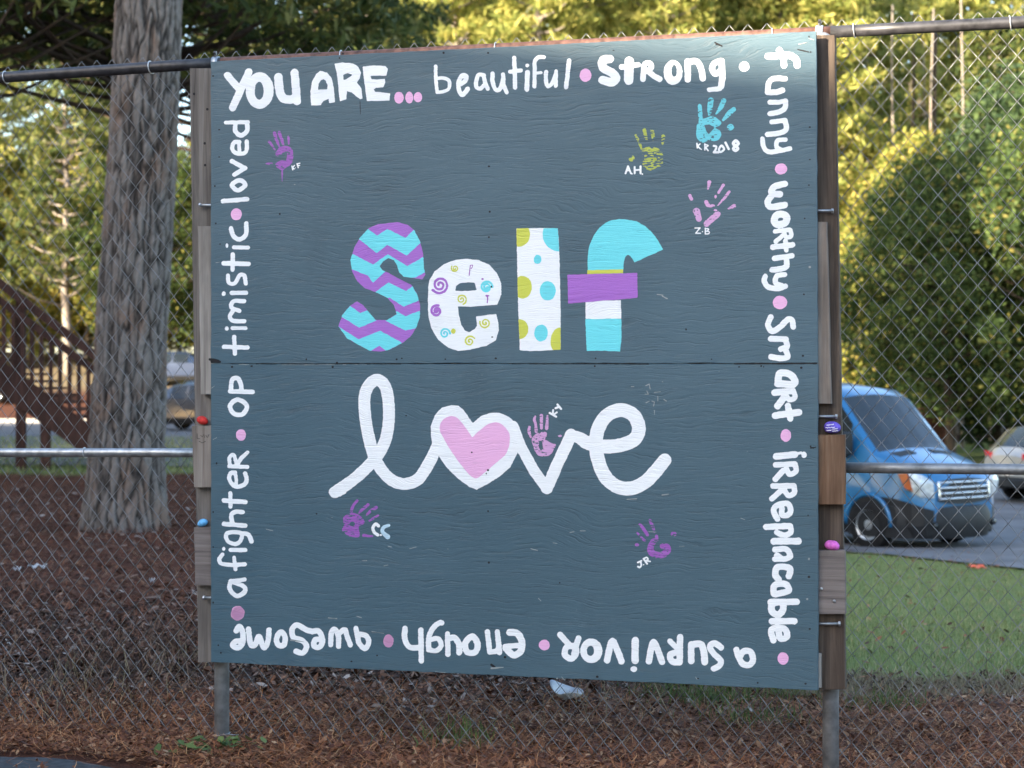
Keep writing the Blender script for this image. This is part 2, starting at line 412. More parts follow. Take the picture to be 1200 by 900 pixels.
c8=(860,490,5.29)
paint('painted_dot','pink',c8,[('e',322,108,32,40)],label='pink painted dot between Smart and irreplacable')
c9=(860,610,5)
k=c8[2]/c9[2]
paint('painted_word','white',c8,[('s',21,[(262,237),(378,226)]),('e',435,228,17,20),('s',9,[(378,222),(415,215)]),
 ('s',17,[(258,290),(370,285)]),('c',17,[(378,285),(385,328),(348,348),(325,312)]),('s',18,[(305,325),(258,378)]),
 ('s',17,[(242,420),(370,420)]),('c',17,[(372,420),(375,462),(340,480),(315,450)]),('s',17,[(292,450),(235,500)]),
 ('c',18,[(270,625),(248,580),(260,545),(330,528),(352,568),(335,600),(300,600),(298,560)]),
 ('s',19,[(200,675),(345,668)]),('c',17,[(350,668),(352,710),(312,725),(265,708)])],label='white painted letters irrep, reading downwards')
paint('painted_word','white',c9,[
 ('s',20,[(235,122),(378,120)]),('c',17,[(240,170),(305,168),(330,208),(290,226),(252,205)]),('s',16,[(240,226),(300,226)]),
 ('c',19,[(322,325),(327,280),(258,272),(242,315),(262,345)]),
 ('o',19,[(240,378),(300,372),(322,408),(275,425),(236,428)]),
 ('s',19,[(215,478),(368,476)]),('o',20,[(228,485),(222,528),(258,552),(288,522),(280,482)]),
 ('s',19,[(222,590),(355,590)]),('c',19,[(232,702),(218,650),(240,630),(298,636),(310,680),(275,692),(262,655)])],label='white painted letters lacable, reading downwards')
paint('painted_dot','pink',c9,[('e',288,808,32,36)],label='pink painted dot in the lower right corner')
# --- bottom row (upside down)
b1=(630,730,4.444)
paint('painted_word','white',b1,[('c',16,[(1035,140),(1050,185),(1072,215),(1105,218),(1122,188),(1108,150),(1072,148),(1052,180)])],label='upside down white painted letter a')
paint('painted_word','white',b1,[('c',16,[(955,128),(920,105),(897,125),(918,160),(953,195),(947,222),(918,238)]),
 ('s',17,[(800,112),(800,198)]),('c',18,[(803,115),(848,110),(866,150),(870,203)]),
 ('s',17,[(742,75),(740,200)]),('c',17,[(738,205),(700,198),(692,165),(735,150)]),('s',14,[(690,95),(735,142)]),
 ('c',17,[(580,200),(604,100),(648,202)]),('s',19,[(508,92),(508,195)]),('e',500,240,17,16),('c',17,[(362,195),(390,95),(437,200)]),
 ('e',280,145,58,64),('-e',275,146,19,26),
 ('s',15,[(213,80),(190,160)]),('o',16,[(195,125),(152,125),(142,165),(175,186),(200,160)]),('s',16,[(118,62),(168,118)])],label='upside down white painted word survivor')
paint('painted_dot','pink',b1,[('e',35,115,28,28)],label='pink painted dot left of survivor')
b2=(430,720,5.4545)
paint('painted_dot','pink',b2,[('e',137,170,32,42)],label='pink painted dot left of enough')
paint('painted_word','white',b2,[('c',22,[(912,115),(962,122),(990,175),(982,235),(935,258),(888,215)]),('s',18,[(885,205),(975,198)]),
 ('s',17,[(770,112),(785,240)]),('c',17,[(785,240),(830,232),(845,200)]),('s',17,[(833,112),(848,243)]),
 ('o',20,[(675,140),(630,180),(640,238),(690,242),(708,190)]),
 ('s',17,[(515,125),(518,255)]),('c',20,[(522,155),(560,150),(588,190),(590,243)]),
 ('c',17,[(395,225),(395,150),(420,90),(462,55),(478,55)]),('c',16,[(402,162),(455,155),(475,200),(442,232),(398,225)]),
 ('s',17,[(345,100),(348,297)]),('c',18,[(243,90),(243,160),(275,210),(338,212)])],label='upside down white painted word enough')
b3=(250,700,5.217)
paint('painted_word','white',b3,[('s',16,[(872,190),(890,280)]),('c',16,[(888,278),(925,313),(950,278),(935,235),(890,225)]),
 ('c',16,[(718,290),(722,215),(745,196),(765,240),(765,300)]),('c',16,[(765,225),(803,198),(820,245),(838,290)]),
 ('c',17,[(605,210),(645,208),(667,258),(652,302),(618,300),(620,262),(655,255)]),
 ('c',17,[(600,208),(560,195),(512,168),(482,195),(490,245),(545,265),(570,300),(548,340),(505,330)]),
 ('o',17,[(412,212),(387,250),(397,290),(432,290),(438,240)]),
 ('c',17,[(215,195),(228,285),(255,290),(280,240),(310,308),(335,265),(340,200)]),
 ('c',17,[(140,205),(160,178),(180,215),(178,280),(150,308),(118,292),(140,268),(178,268)])],label='upside down white painted word awesome')
paint('painted_dot','pink',b3,[('P',[(112,85),(150,55),(185,72),(188,110),(150,142),(112,120)])],label='pink painted dot in the lower left corner')
paint('painted_dot','pink',b3,[('e',1072,267,30,39)],label='pink painted dot right of awesome')
# --- left column
l1=(240,130,5.29)
paint('painted_word','white',l1,[('s',12,[(130,72),(268,70)]),('c',14,[(190,82),(190,125),(225,152),(262,122),(262,75)]),
 ('c',13,[(215,192),(180,198),(172,240),(208,266),(255,252),(260,188)]),('s',12,[(212,195),(215,262)]),
 ('s',14,[(168,312),(250,355),(183,395)]),('o',14,[(210,430),(168,460),(205,492),(248,465),(240,440)]),('s',14,[(112,560),(262,547)])],label='white painted word loved, reading upwards')
paint('painted_dot','pink',l1,[('e',196,640,34,37)],label='pink painted dot between loved and optimistic')
paint('painted_word','white',l1,[('c',14,[(163,728),(178,775),(215,796),(255,765),(257,698)]),('s',12,[(180,845),(268,848)]),('e',137,835,9,14)],label='white painted letters ic of optimistic')
l2=(240,280,5.62)
paint('painted_word','white',l2,[('s',15,[(125,160),(288,165)]),('s',14,[(185,102),(183,202)]),
 ('c',13,[(153,240),(160,290),(200,290),(228,240),(260,240),(270,294)]),('s',15,[(178,355),(270,355)]),('e',125,360,14,15),
 ('c',14,[(258,410),(190,410),(175,450),(228,473)]),('c',14,[(185,474),(165,510),(190,540),(260,542)]),('s',13,[(183,587),(268,587)]),('e',145,590,12,14),
 ('s',14,[(126,710),(282,715)]),('s',14,[(194,645),(198,755)])],label='white painted letters timist of optimistic')
l3=(240,430,5.62)
paint('painted_word','white',l3,[('s',15,[(167,160),(315,165)]),('c',15,[(172,158),(180,85),(218,75),(238,115),(242,155)]),
 ('o',15,[(220,215),(167,252),(190,305),(248,312),(277,258)])],label='white painted letters op of optimistic')
paint('painted_dot','pink',l3,[('e',238,448,33,38)],label='pink painted dot between optimistic and a fighter')
l4=(240,560,5.29)
def cv(p): return ((p[0]/5.62+240-240)*5.29, (p[1]/5.62+430-560)*5.29)
sh=[('s',12,[cv((160,655)),cv((280,658))]),('c',12,[cv(p) for p in ((168,650),(162,600),(190,580),(212,645))]),('s',12,[cv(p) for p in ((215,640),(240,600),(282,562))]),
 ('c',13,[cv(p) for p in ((200,695),(170,700),(162,740),(200,787),(255,778),(275,745),(265,700))]),('c',11,[cv(p) for p in ((200,698),(207,740),(207,782))])]
paint('painted_word','white',l4,sh+[('s',14,[(118,140),(253,150)]),('s',13,[(158,95),(160,178)]),
 ('s',14,[(118,285),(250,297)]),('c',14,[(172,285),(165,230),(195,210),(235,212)]),
 ('o',13,[(225,342),(140,342),(140,388),(188,410),(222,388)]),('c',14,[(225,345),(270,352),(290,395)]),
 ('s',13,[(160,447),(250,447)]),('e',118,440,10,13),('c',13,[(110,475),(90,505),(105,532),(170,540),(248,535)]),('s',12,[(182,495),(190,567)])],label='white painted word fighter, reading upwards')
paint('painted_word','white',l4,[('c',14,[(160,640),(155,690),(200,732),(248,705),(240,672),(175,645)]),('s',12,[(160,642),(247,630)])],label='white painted letter a, reading upwards')
paint('painted_dot','pink',l4,[('P',[(166,830),(180,800),(222,798),(242,822),(240,862),(205,885),(172,868)])],label='pink painted dot below a fighter')

# --- Self
g=(390,250,5.29)
S=[(225,90),(280,68),(400,55),(465,72),(505,105),(540,170),(560,250),(565,340),(575,378),(555,408),(510,402),(440,392),(412,365),(400,325),(380,290),(345,278),(310,300),(290,328),(310,355),(345,370),(400,400),(490,445),(522,500),(542,570),(540,640),(515,715),(480,765),(430,805),(350,845),(300,858),(230,852),(160,815),(90,775),(35,700),(60,630),(105,575),(150,545),(190,570),(230,620),(265,660),(335,662),(395,625),(380,570),(340,525),(270,490),(200,465),(150,420),(120,360),(110,290),(135,210),(165,155)]
LS=paint('painted_letter','purple',g,[('p',S)],label='big letter S in purple and turquoise chevrons')
bands=[[(150,148),(218,97),(275,138),(338,96),(450,152),(510,98),(560,170),(458,262),(338,195),(272,248)],
 [(90,235),(250,318),(342,252),(462,328),(585,256),(585,358),(515,398),(420,400),(385,340),(350,340),(315,370),(250,430),(215,385),(90,335)],
 [(255,495),(345,427),(455,482),(500,448),(560,530),(440,578),(350,522),(330,532)],
 [(395,605),(450,638),(550,600),(560,700),(450,728),(325,665),(375,640)],
 [(45,635),(108,572),(170,618),(218,598),(280,660),(165,710)],
 [(20,692),(160,780),(295,728),(445,812),(350,870),(290,820),(215,865),(60,790)]]
for bnd in bands: paint('painted_band','cyan',g,[('p',bnd)],layer=2,clip=[('p',S)])
g2=(495,295,7.2)
E=[(60,240),(100,170),(180,105),(280,68),(380,60),(480,72),(570,115),(630,180),(665,270),(665,360),(632,447),(520,455),(400,465),(300,462),(310,540),(330,620),(360,665),(395,678),(440,655),(462,625),(452,545),(540,535),(622,525),(640,590),(645,660),(620,745),(540,795),(400,825),(300,838),(220,810),(130,740),(75,640),(50,540),(46,400),(50,300)]
paint('painted_letter','white',g2,[('p',E),('-p',[(278,330),(285,290),(320,265),(380,258),(440,262),(458,322),(380,332)])],label='big white letter e decorated with small spirals')
pi=math.pi
def spirals(mat,cn,sps):
    for q in sps: paint('painted_spiral',mat,g2,q,layer=2,step=.4,label=cn)
spirals('purple','purple spiral on the letter e',[[('sp',148,280,12,74,1.9,pi*1.0,10)],[('sp',120,500,4,50,1.8,0,10),('e',120,490,20,22)]])
spirals('lime','yellow green spiral on the letter e',[[('sp',275,140,5,32,1.6,0,6)],[('sp',330,402,6,44,1.7,pi,7)],[('sp',530,600,6,46,1.7,-1,7)],[('sp',400,755,6,46,1.6,2,7)],[('e',262,670,20,22)]])
spirals('cyan','turquoise spiral on the letter e',[[('sp',190,690,6,44,1.6,2.5,8)],[('sp',540,298,8,52,2.0,0,9)]])
paint('painted_marks','hpurple',g2,[('s',4,[(405,115),(395,200)]),('c',3,[(405,115),(425,115),(412,145)]),('e',508,230,10,8),('c',5,[(548,430),(550,385),(538,370),(560,372)])],layer=2,step=.4,wob=.15)
g3=(595,250,5.29)
Lp=[(55,93),(312,92),(320,250),(328,600),(328,845),(140,855),(75,848),(65,600),(58,300)]
paint('painted_letter','white',g3,[('p',Lp)],label='big white letter l with coloured spots')
for cl,ee in (('lime',(65,132,74,76)),('lime',(92,458,58,70)),('lime',(72,718,56,62)),('lime',(328,792,62,86)),('cyan',(322,128,106,108)),('cyan',(185,285,24,28)),('cyan',(248,480,50,60)),('cyan',(207,742,42,52))):
    paint('painted_spot',cl,g3,[('e',)+ee],layer=2,clip=[('p',Lp)])
paint('painted_letter','cyan',g3,[('p',[(495,352),(495,290),(500,230),(512,185),(535,135),(570,88),(605,60),(640,44),(690,35),(740,38),(800,50),(850,78),(895,118),(930,165),(962,225),(785,305),(775,285),(762,266),(745,258),(730,268),(720,300),(716,352)])],label='turquoise hook of the big letter f')
paint('painted_letter','cyan',g3,[('p',[(480,655),(705,652),(705,780),(697,857),(600,852),(490,853)])],label='turquoise foot of the big letter f')
paint('painted_band','white',g3,[('p',[(483,545),(702,538),(704,653),(482,655)])],layer=2)
paint('painted_band','lime',g3,[('p',[(493,353),(715,346),(714,380),(495,384)])],layer=2)
paint('painted_band','purple',g3,[('p',[(370,380),(803,370),(806,525),(620,540),(375,560)])],layer=3,label='purple crossbar of the big letter f')
# --- love
h=(380,430,5.4545)
def bb(p): return (p[0]+1090.9,p[1]+163.6)+tuple(p[2:])
paint('painted_word','white',h,[('c',38,[(68,800),(180,725),(285,630),(355,545),(398,440),(414,310),(405,180),(380,110),(335,82),(288,115),(258,190),(262,320),(285,450),(322,580),(380,675),(440,728),(510,748),(590,725),(640,665),(690,575),(725,490,34)]),
 ('p',[(40,778),(100,830),(140,805),(90,745)]),
 ('p',[(683,440),(680,380),(705,310),(750,262),(810,244),(860,248),(890,275),(950,358),(1000,315),(1060,295),(1120,292),(1180,320),(1215,350),(1245,430),(1240,540),(1190,640),(1120,700),(1040,750),(975,785),(930,768),(850,710),(780,640),(735,575),(690,500)]),
 ('s',35,[bb(p) for p in ((115,215),(165,345),(250,500),(332,610))]),('s',38,[bb(p) for p in ((332,612),(400,455),(455,340),(487,270))]),
 ('c',44,[bb(p) for p in ((488,275,34),(540,290,38),(600,325),(700,345),(800,337),(890,300),(920,230),(890,150),(820,113),(740,130),(680,190),(648,280),(652,400),(700,530),(780,600),(870,612),(960,572),(1030,500),(1085,432,42))])],label='big white word love in joined script, the o a heart')
paint('painted_heart','pink',h,[('P',[(738,400),(752,345),(800,315),(850,325),(890,370),(945,448),(946,449),(990,410),(1050,365),(1110,355),(1160,390),(1187,450),(1165,550),(1090,620),(1030,670),(975,713),(930,690),(870,620),(800,520),(760,450)])],layer=2,label='pink painted heart inside the o of love')

# --- handprints with initials
k1=(725,110,8)
paint('handprint','hteal',k1,[('c',20,[(760,112,18),(765,180),(770,250)]),('c',26,[(864,60),(856,130),(850,195,12)]),('c',22,[(985,65,24),(955,130),(912,188,6)]),('c',22,[(1078,145,22),(1030,190,24),(980,245,13)]),('e',1048,312,33,30),
 ('P',[(740,270),(775,240),(830,222),(885,208),(930,235),(965,268),(945,300),(905,318),(950,345),(960,385),(940,425),(890,445),(845,435),(800,455),(755,440),(728,400),(730,330)]),('-p',[(800,295),(850,288),(900,318),(845,378),(825,355)])],step=.4,label='turquoise handprint above K.R 2018',mottle=.12)
paint('painted_initials','white',k1,[('s',7,[(733,465),(738,505)]),('s',6,[(762,470),(740,488),(765,515)]),('e',775,520,6,6),
 ('s',7,[(808,470),(808,525)]),('c',7,[(808,475),(838,485),(812,502)]),('s',7,[(815,502),(838,532)]),
 ('c',10,[(892,488),(916,495),(905,530),(892,545)]),('s',11,[(893,547),(935,548)]),('o',10,[(965,485),(940,520),(955,545),(988,520)]),('s',11,[(1002,458),(1032,518)]),
 ('o',15,[(1098,440),(1075,465),(1098,485),(1122,465)]),('o',14,[(1096,492),(1075,515),(1095,532),(1118,512)])],step=.35,wob=.12,label='white initials K.R 2018')
paint('handprint','hlime',k1,[('c',12,[(160,390),(190,450),(225,530),(240,570)]),('c',17,[(240,335),(250,385),(260,435,12)]),('c',18,[(312,340),(322,390),(325,430,13)]),('s',18,[(418,400,20),(412,465,12)]),('e',122,605,28,30),
 ('P',[(225,520),(290,495),(370,510),(410,550),(418,620),(405,670),(360,690),(300,720),(240,690),(222,640),(240,590)]),('-e',285,662,22,10),('-e',362,600,6,30),('-e',270,560,5,22),('-e',385,640,14,7)],step=.4,mottle=.3,label='yellow green handprint above A.H.')
paint('painted_initials','white',k1,[('s',9,[(65,745),(88,680),(115,745)]),('s',7,[(75,720),(105,717)]),('e',125,750,7,7),('s',9,[(150,685),(150,745)]),('s',9,[(205,680),(205,745)]),('s',8,[(150,715),(205,712)]),('e',222,752,7,7)],step=.35,wob=.12,label='white initials A.H.')
k2=(795,200,11.25)
paint('handprint','hpink',k2,[('s',20,[(408,150,25),(392,238,10)]),('s',20,[(592,190,20),(530,290,18)]),('e',490,345,16,26),('c',18,[(670,280),(600,370),(520,458,8)]),('c',27,[(365,415),(395,455),(460,465,22)]),('s',28,[(150,330,25),(172,372,22)]),('s',20,[(735,465,26),(660,500,12)]),
 ('s',44,[(238,535,46),(270,635,38)]),('s',40,[(372,700,40),(515,572,40)]),('e',490,520,20,14)],step=.4,label='pale pink broken handprint above 2.B',mottle=.1)
paint('painted_initials','white',k2,[('s',8,[(220,755),(285,755),(228,825),(292,826)]),('e',318,805,8,8),('s',9,[(355,760),(355,835)]),('c',8,[(355,765),(398,770),(378,795),(358,798)]),('c',8,[(358,798),(405,805),(400,830),(358,835)])],step=.35,wob=.1,label='white initials Z.B')
k3=(305,145,12.857)
paint('handprint','hpurple',k3,[('c',24,[(215,140),(240,230),(290,350,12)]),('c',24,[(285,130),(320,230),(350,320,16)]),('s',18,[(425,195,20),(430,305,12)]),('s',20,[(140,270,24),(220,390,12)]),('s',18,[(90,600,12),(170,605,22)]),
 ('c',48,[(275,450,44),(330,390),(430,395),(450,480),(440,560)]),('P',[(230,600),(320,550),(420,560),(490,560),(450,620),(380,670),(330,700),(250,660)]),('s',8,[(330,690,12),(330,870,5)])],step=.4,label='purple handprint with a drip beside K.F',mottle=.15)
paint('painted_initials','white',k3,[('s',10,[(478,640),(490,692)]),('s',9,[(515,628),(486,665),(512,680)]),('e',530,665,6,6),('s',10,[(556,605),(572,662)]),('s',9,[(552,606),(597,594)]),('s',9,[(562,635),(592,628)])],step=.35,wob=.1,label='white initials K.F')
k4=(395,580,15)
paint('handprint','hpurple',k4,[('c',26,[(355,100,22),(290,180),(250,285)]),('c',26,[(545,170),(440,260),(385,320,14)]),('c',28,[(690,220),(580,290),(505,370,12)]),('s',21,[(720,360),(570,455)]),('s',24,[(470,715,28),(620,725,18)]),
 ('P',[(110,400),(230,320),(390,350),(490,490),(380,560),(390,730),(200,720),(90,620),(120,540)]),('-e',270,510,50,42)],step=.4,label='purple handprint left of CC',mottle=.15)
paint('painted_initials','white',k4,[('c',28,[(728,545),(680,512),(632,570),(650,650),(715,702)]),('e',770,705,22,16)],step=.35,wob=.12,label='white initial C')
paint('painted_initials','hlight',k4,[('c',32,[(910,535,26),(820,570),(800,650),(890,735,44)])],step=.35,wob=.12,label='pale blue initial C')
k5=(735,600,12.857)
paint('handprint','hpurple',k5,[('c',23,[(345,130),(380,210),(412,300,16)]),('c',24,[(195,190),(250,260),(305,345)]),('c',14,[(150,310),(200,370),(258,425,22)]),('e',145,495,30,22),('e',700,330,42,36),('s',22,[(440,360),(450,420)]),
 ('c',50,[(400,440,44),(350,540),(385,625),(510,650),(600,590),(600,530),(530,515,40)])],step=.4,label='purple ring shaped handprint above J.R',mottle=.15)
paint('painted_initials','white',k5,[('s',13,[(160,760),(215,735)]),('c',14,[(200,745),(212,800),(188,835),(162,822)]),('e',248,795,9,9),('s',13,[(245,705),(300,780)]),('c',12,[(255,700),(295,685),(312,715),(280,735)]),('s',12,[(290,735),(345,745)])],step=.35,wob=.1,label='white initials J.R')
k6=(610,465,11.25)
paint('handprint','hpink',k6,[('c',17,[(195,255,12),(182,300),(200,360),(208,455,22)]),('c',22,[(275,245),(275,320),(275,412,18)]),('c',20,[(355,250,14),(350,350),(345,420)]),('c',17,[(118,398),(112,460,22),(135,530,12)]),('e',520,515,28,18),
 ('P',[(150,560),(200,490),(280,465),(340,470),(345,520),(322,562),(350,580),(420,615),(470,630),(440,690),(410,745),(360,780),(250,780),(200,730),(165,640)]),('-p',[(245,590),(285,595),(300,680),(270,715),(240,670)])],layer=3,step=.4,label='pink handprint above the v of love',mottle=.12)
paint('painted_initials','white',k6,[('s',14,[(385,212),(470,262)]),('s',13,[(478,205),(432,240)]),('s',13,[(430,175),(425,232)]),('s',14,[(487,102),(535,160)]),('s',14,[(512,130),(462,150)])],step=.35,wob=.1,label='white initials KT')

# --- nail holes, chips, seam wear (joined: too small to pick apart)
nails=[(250,89),(257,152),(257,184),(252,218),(253,262),(258,286),(402,63),(398,68),(520,62),(572,62),(719,59),(840,52),(843,53),(948,43),(950,61),(949,149),(949,187),(948,217),(943,256),(942,345),(941,417),(939,431),(895,430),(892,429),(866,430),(573,195),(574,248),(573,278),(328,251),(465,421),(471,420),(522,421),(581,420),(390,430),(395,425),(359,421),(272,430),(295,429),(697,429),(698,420),(834,421),(804,386),(476,487),(254,543),(572,599),(573,659),(592,770),(656,683),(576,336),(577,395),(256,756),(259,765),(553,530),(570,555),(572,551),(944,801),(888,800),(818,795),(700,793),(948,676),(949,737),(947,604),(950,523),(953,525),(371,602),(250,600),(250,641),(250,706),(412,775),(442,768)]
sh=[('e',x,y,random.uniform(.8,1.5),random.uniform(.7,1.3)) for x,y in nails]
sh+=[('s',.9,[(838,50),(846,54)]),('s',1.6,[(246,421),(256,423)]),('s',1.2,[(248,424),(258,424)]),('s',1.4,[(576,779),(580,782)]),('s',.35,[(422,118),(422.5,134)]),('s',.7,[(950,525),(956,524)]),('s',.6,[(935,58),(948,61)]),
 ('s',.5,[(715,426.4),(760,426.6)]),('s',.7,[(860,426.2),(905,426)]),('s',.9,[(905,426),(957,425.6)]),('s',.4,[(600,426.3),(715,426.2)]),('s',.4,[(300,426.4),(470,426.4)])]
paint('nail_holes','hole',(0,0,1),sh,layer=4,step=.5,wob=.3)
bpy.context.view_layer.objects
for o in [o for o in C.objects if o.name.startswith('nail_holes')]: o['kind']='stuff'
ch=[('s',.9,[(576,783,1.6),(590,782,.8)]),('s',.7,[(341,750,1.5),(356,752,.6)]),('s',1,[(776,347,.8),(782,350,1)]),('s',.8,[(770,345),(777,346)]),('s',1.0,[(735,585),(746,584.5)]),('s',.9,[(776,580,1.4),(784,579,.6)]),
 ('s',.8,[(757,452),(761,450),(762,456)]),('s',.8,[(758,458),(760,462),(756,462)]),('s',.8,[(767,460),(774,459)]),('s',.7,[(771,464),(771,470)]),('s',.9,[(757,472),(761,470)]),('s',.8,[(764,470),(767,471),(766,476)]),('s',.6,[(767,481),(767,486)]),('s',.8,[(778,468),(781,470)]),('s',.5,[(776,447),(777,448)]),('s',.5,[(740,453),(743,453)]),
 ('s',.6,[(455,640),(459,641)]),('s',.7,[(450,663),(455,662)]),('s',.6,[(424,657),(430,657)]),('s',.6,[(385,724),(395,725)]),('s',.6,[(418,722),(424,724)]),('s',.6,[(436,740),(450,742)]),('s',.6,[(668,624),(673,623)]),('s',.6,[(648,636),(653,637)]),('s',.7,[(622,643),(630,645)]),('s',.6,[(680,622),(686,622)]),('s',.7,[(631,701),(634,704)]),
 ('s',.6,[(868,607),(873,609)]),('s',.5,[(796,640),(802,640)]),('s',.5,[(760,623),(769,623.5)]),('e',948,655,1.2,1.4),('e',946,702,1.2,1),('e',949,313,1.4,1.3),('s',.5,[(280,427),(292,427.3)]),('s',.4,[(330,427.6),(430,427.2)]),('s',.6,[(480,643),(488,641)]),('s',.5,[(312,620),(320,622)]),
 ('s',.6,[(658,793),(662,797)]),('s',.6,[(815,793),(817,796)]),('s',.6,[(510,787),(522,788)]),('s',.5,[(253,308),(258,307)]),('s',.5,[(252,333),(257,332)]),('s',.6,[(248,455),(252,452)]),('s',.6,[(250,515),(254,513)]),('e',653,795,1,1.2),('s',.7,[(948,45),(954,47)]),('s',.8,[(936,52),(945,50)])]
for i in range(34):
    x=rng.uniform(255,950); y=rng.choice([rng.uniform(420,436),rng.uniform(600,770),rng.uniform(80,770)]); L=rng.uniform(.4,2.2)
    ch.append(('s',rng.uniform(.15,.4),[(x,y),(x+L,y+rng.uniform(-.4,.4))]))
ch=[(c[0],c[1]*.62,[((p[0],p[1],p[2]*.62) if len(p)>2 else p) for p in c[2]]) if c[0]=='s' else c for c in ch]
o=paint('paint_chips','chip',(0,0,1),ch,layer=5,step=.5,wob=.2); o['kind']='stuff'

# ------------------------------------------------------------------ timber behind the board
def slab(name, quad, off0, off1, mat, label=None, parent=SIGN, rag=.0015, bev=.003):
    """a sawn board whose front face covers `quad` (photo pixels TL,TR,BR,BL) at off0, back at off1"""
    a,b_,c_,d=[P(q[0],q[1],off0) for q in quad]; n=max(2,int((a[1]-d[1])/.04)); L=[];Rr=[]
    for i in range(n+1):
        t=i/n; j=(fbm(i*.9+quad[0][0],3.3,2)-.5)*rag*2; j2=(fbm(i*.8+quad[0][1],8.3,2)-.5)*rag*2
        L.append((a[0]+(d[0]-a[0])*t+j,a[1]+(d[1]-a[1])*t)); Rr.append((b_[0]+(c_[0]-b_[0])*t+j2,b_[1]+(c_[1]-b_[1])*t))
    v=[];f=[]
    for (l,r) in zip(L,Rr):
        v+= [(l[0]+bev,off0,l[1]),(r[0]-bev,off0,r[1]),(r[0],off0+bev,r[1]),(r[0],off1,r[1]),(l[0],off1,l[1]),(l[0],off0+bev,l[1])]
    for i in range(n):
        for k in range(6): f.append((i*6+k,i*6+(k+1)%6,i*6+6+(k+1)%6,i*6+6+k))
    f.append(tuple(range(5,-1,-1))); f.append(tuple(n*6+k for k in range(6)))
    return mesh_obj(name,v,f,M[mat],parent,label=label)
slab('wooden_post',[(222,80),(262,80),(262,776),(232,776)],.060,.098,'wood_grey',label='grey weathered upright behind the left edge of the board')
slab('wooden_post',[(940,41),(978.5,41),(991,808),(945,808)],.060,.118,'wood_brown',label='dark brown upright behind the right edge of the board')
slab('wooden_batten',[(231.5,265),(256,265),(256,462),(235,462)],.022,.058,'wood_pale',label='pale dry batten behind the left edge of the board')
slab('wooden_batten',[(940,260),(969,260),(974.5,473),(940,473)],.022,.058,'wood_tan',label='faded batten behind the right edge of the board')
slab('spacer_block',[(224.5,499),(255,499),(255,571),(227,571)],.020,.058,'wood_tan',label='short upper left spacer block with a faint scribble')
slab('spacer_block',[(227,618),(255,618),(255,686),(228.5,686)],.020,.058,'wood_mauve',label='lower left spacer block, grey')
slab('spacer_block',[(940,510),(990.5,509.5),(990.5,591),(940,591)],.020,.058,'wood_orange',label='orange brown knotty upper right spacer block')
slab('spacer_block',[(940,645.5),(990.5,645),(991,719.5),(940,719.5)],.020,.058,'wood_mauve',label='mauve grey lower right spacer block')
slab('wooden_batten',[(950,766),(962.5,766),(962.5,806),(950,806)],.020,.04,'wood_pale',label='short pale offcut at the lower right corner')
slab('wooden_batten',[(262,418),(940,418),(940,435),(262,435)],.0195,.055,'wood_grey',label='horizontal batten behind the seam of the board')
# small knots / bolt holes on the left upright and studs on the lower right block
mb=MB()
for (x,y,o_) in ((240,168,.0595),(240.5,193.5,.0595),(227.5,110,.0595),(243,128,.0595)):
    s,z=P(x,y,o_); mb.tube([(s,o_+.001,z),(s,o_-.0012,z)],.0055,8)
mb.obj('bolt_hole',M['hole'],SIGN)
for (x,y) in ((962.5,690),(977.5,704.5)):
    s,z=P(x,y,.019); m2=MB(); m2.tube([(s,.021,z),(s,.017,z),(s,.0155,z)],[.006,.006,.003],10); m2.obj('bolt_head',M['galv'],SIGN,True)
# faint scribble on the left block
mb=MB()
for pts in ([(231,508),(231,514),(234,514)],[(235,510),(237,512),(239,509),(240,513)],[(241,510),(243,513),(245,509)],[(233,517),(237,519),(241,517)]):
    mb.tube([(P(x,y,.0195)[0],.0195,P(x,y,.0195)[1]) for x,y in pts],.0011,4)
mb.obj('ink_scribble',M['hole'],SIGN)
# threaded rods with nuts tying the board to the uprights
def rod(x0,x1,y,mat='galv',off=.04,r=.0055):
    s0,z0=P(x0,y,off); s1,z1=P(x1,y,off); m_=MB(); m_.tube([(s0,off,z0),(s1,off,z1)],r,10)
    o=m_.obj('tie_rod',M[mat],SIGN,True)
    d=1 if x1>x0 else -1; n_=MB(); n_.tube([(s1-.008*d,off,z1),(s1-.001*d,off,z1)],r*1.75,6); n_.obj('nut',M[mat],o)
    return o
rod(252,233.5,240.5,off=.012+.03); rod(252,238,700.5); rod(945,977,247); rod(945,981.5,488); rod(945,985,731)

# ------------------------------------------------------------------ painted stones
def stone(name,px,py,rx,ry,rz,mat,label,marks=None,tilt=0,seed=1):
    off=.038; s,z=P(px,py,off); nseg,nr=20,12; v=[];f=[]
    for i in range(nr+1):
        th=math.pi*i/nr
        for k in range(nseg):
            ph=2*math.pi*k/nseg; x=math.sin(th)*math.cos(ph); y=math.sin(th)*math.sin(ph); q=math.cos(th)
            b=1+.10*(fbm(x*1.3+seed,y*1.3+q*1.1,2)-.5)*2
            if q<0: q*=.82
            v.append((x*rx*b,y*ry*b,q*rz*b))
    for i in range(nr):
        for k in range(nseg): f.append((i*nseg+k,i*nseg+(k+1)%nseg,(i+1)*nseg+(k+1)%nseg,(i+1)*nseg+k))
    e=empty(name,L2W(s,off,z),ANG,label=label,cat='painted stone',group='painted stones on the timber blocks')
    o=mesh_obj('stone',v,f,mat,e,True); o.rotation_euler=(0,tilt,0)
    return e
M['st_purple']=simple('violet_stone_paint',(.13,.09,.50),.65,.3,0,.35,60,.4,.002)
M['st_pink']=simple('magenta_pink_stone_paint',(.60,.13,.48),.65,.3,0,.35,60,.4,.002)
M['st_red']=simple('red_stone_paint',(.55,.03,.025),.6,.3,0,.4,60,.4,.002)
M['st_blue']=simple('light_blue_stone_paint',(.14,.42,.72),.65,.3,0,.35,60,.4,.002)
M['st_white']=simple('white_stone_marks',(.8,.8,.85),.5)
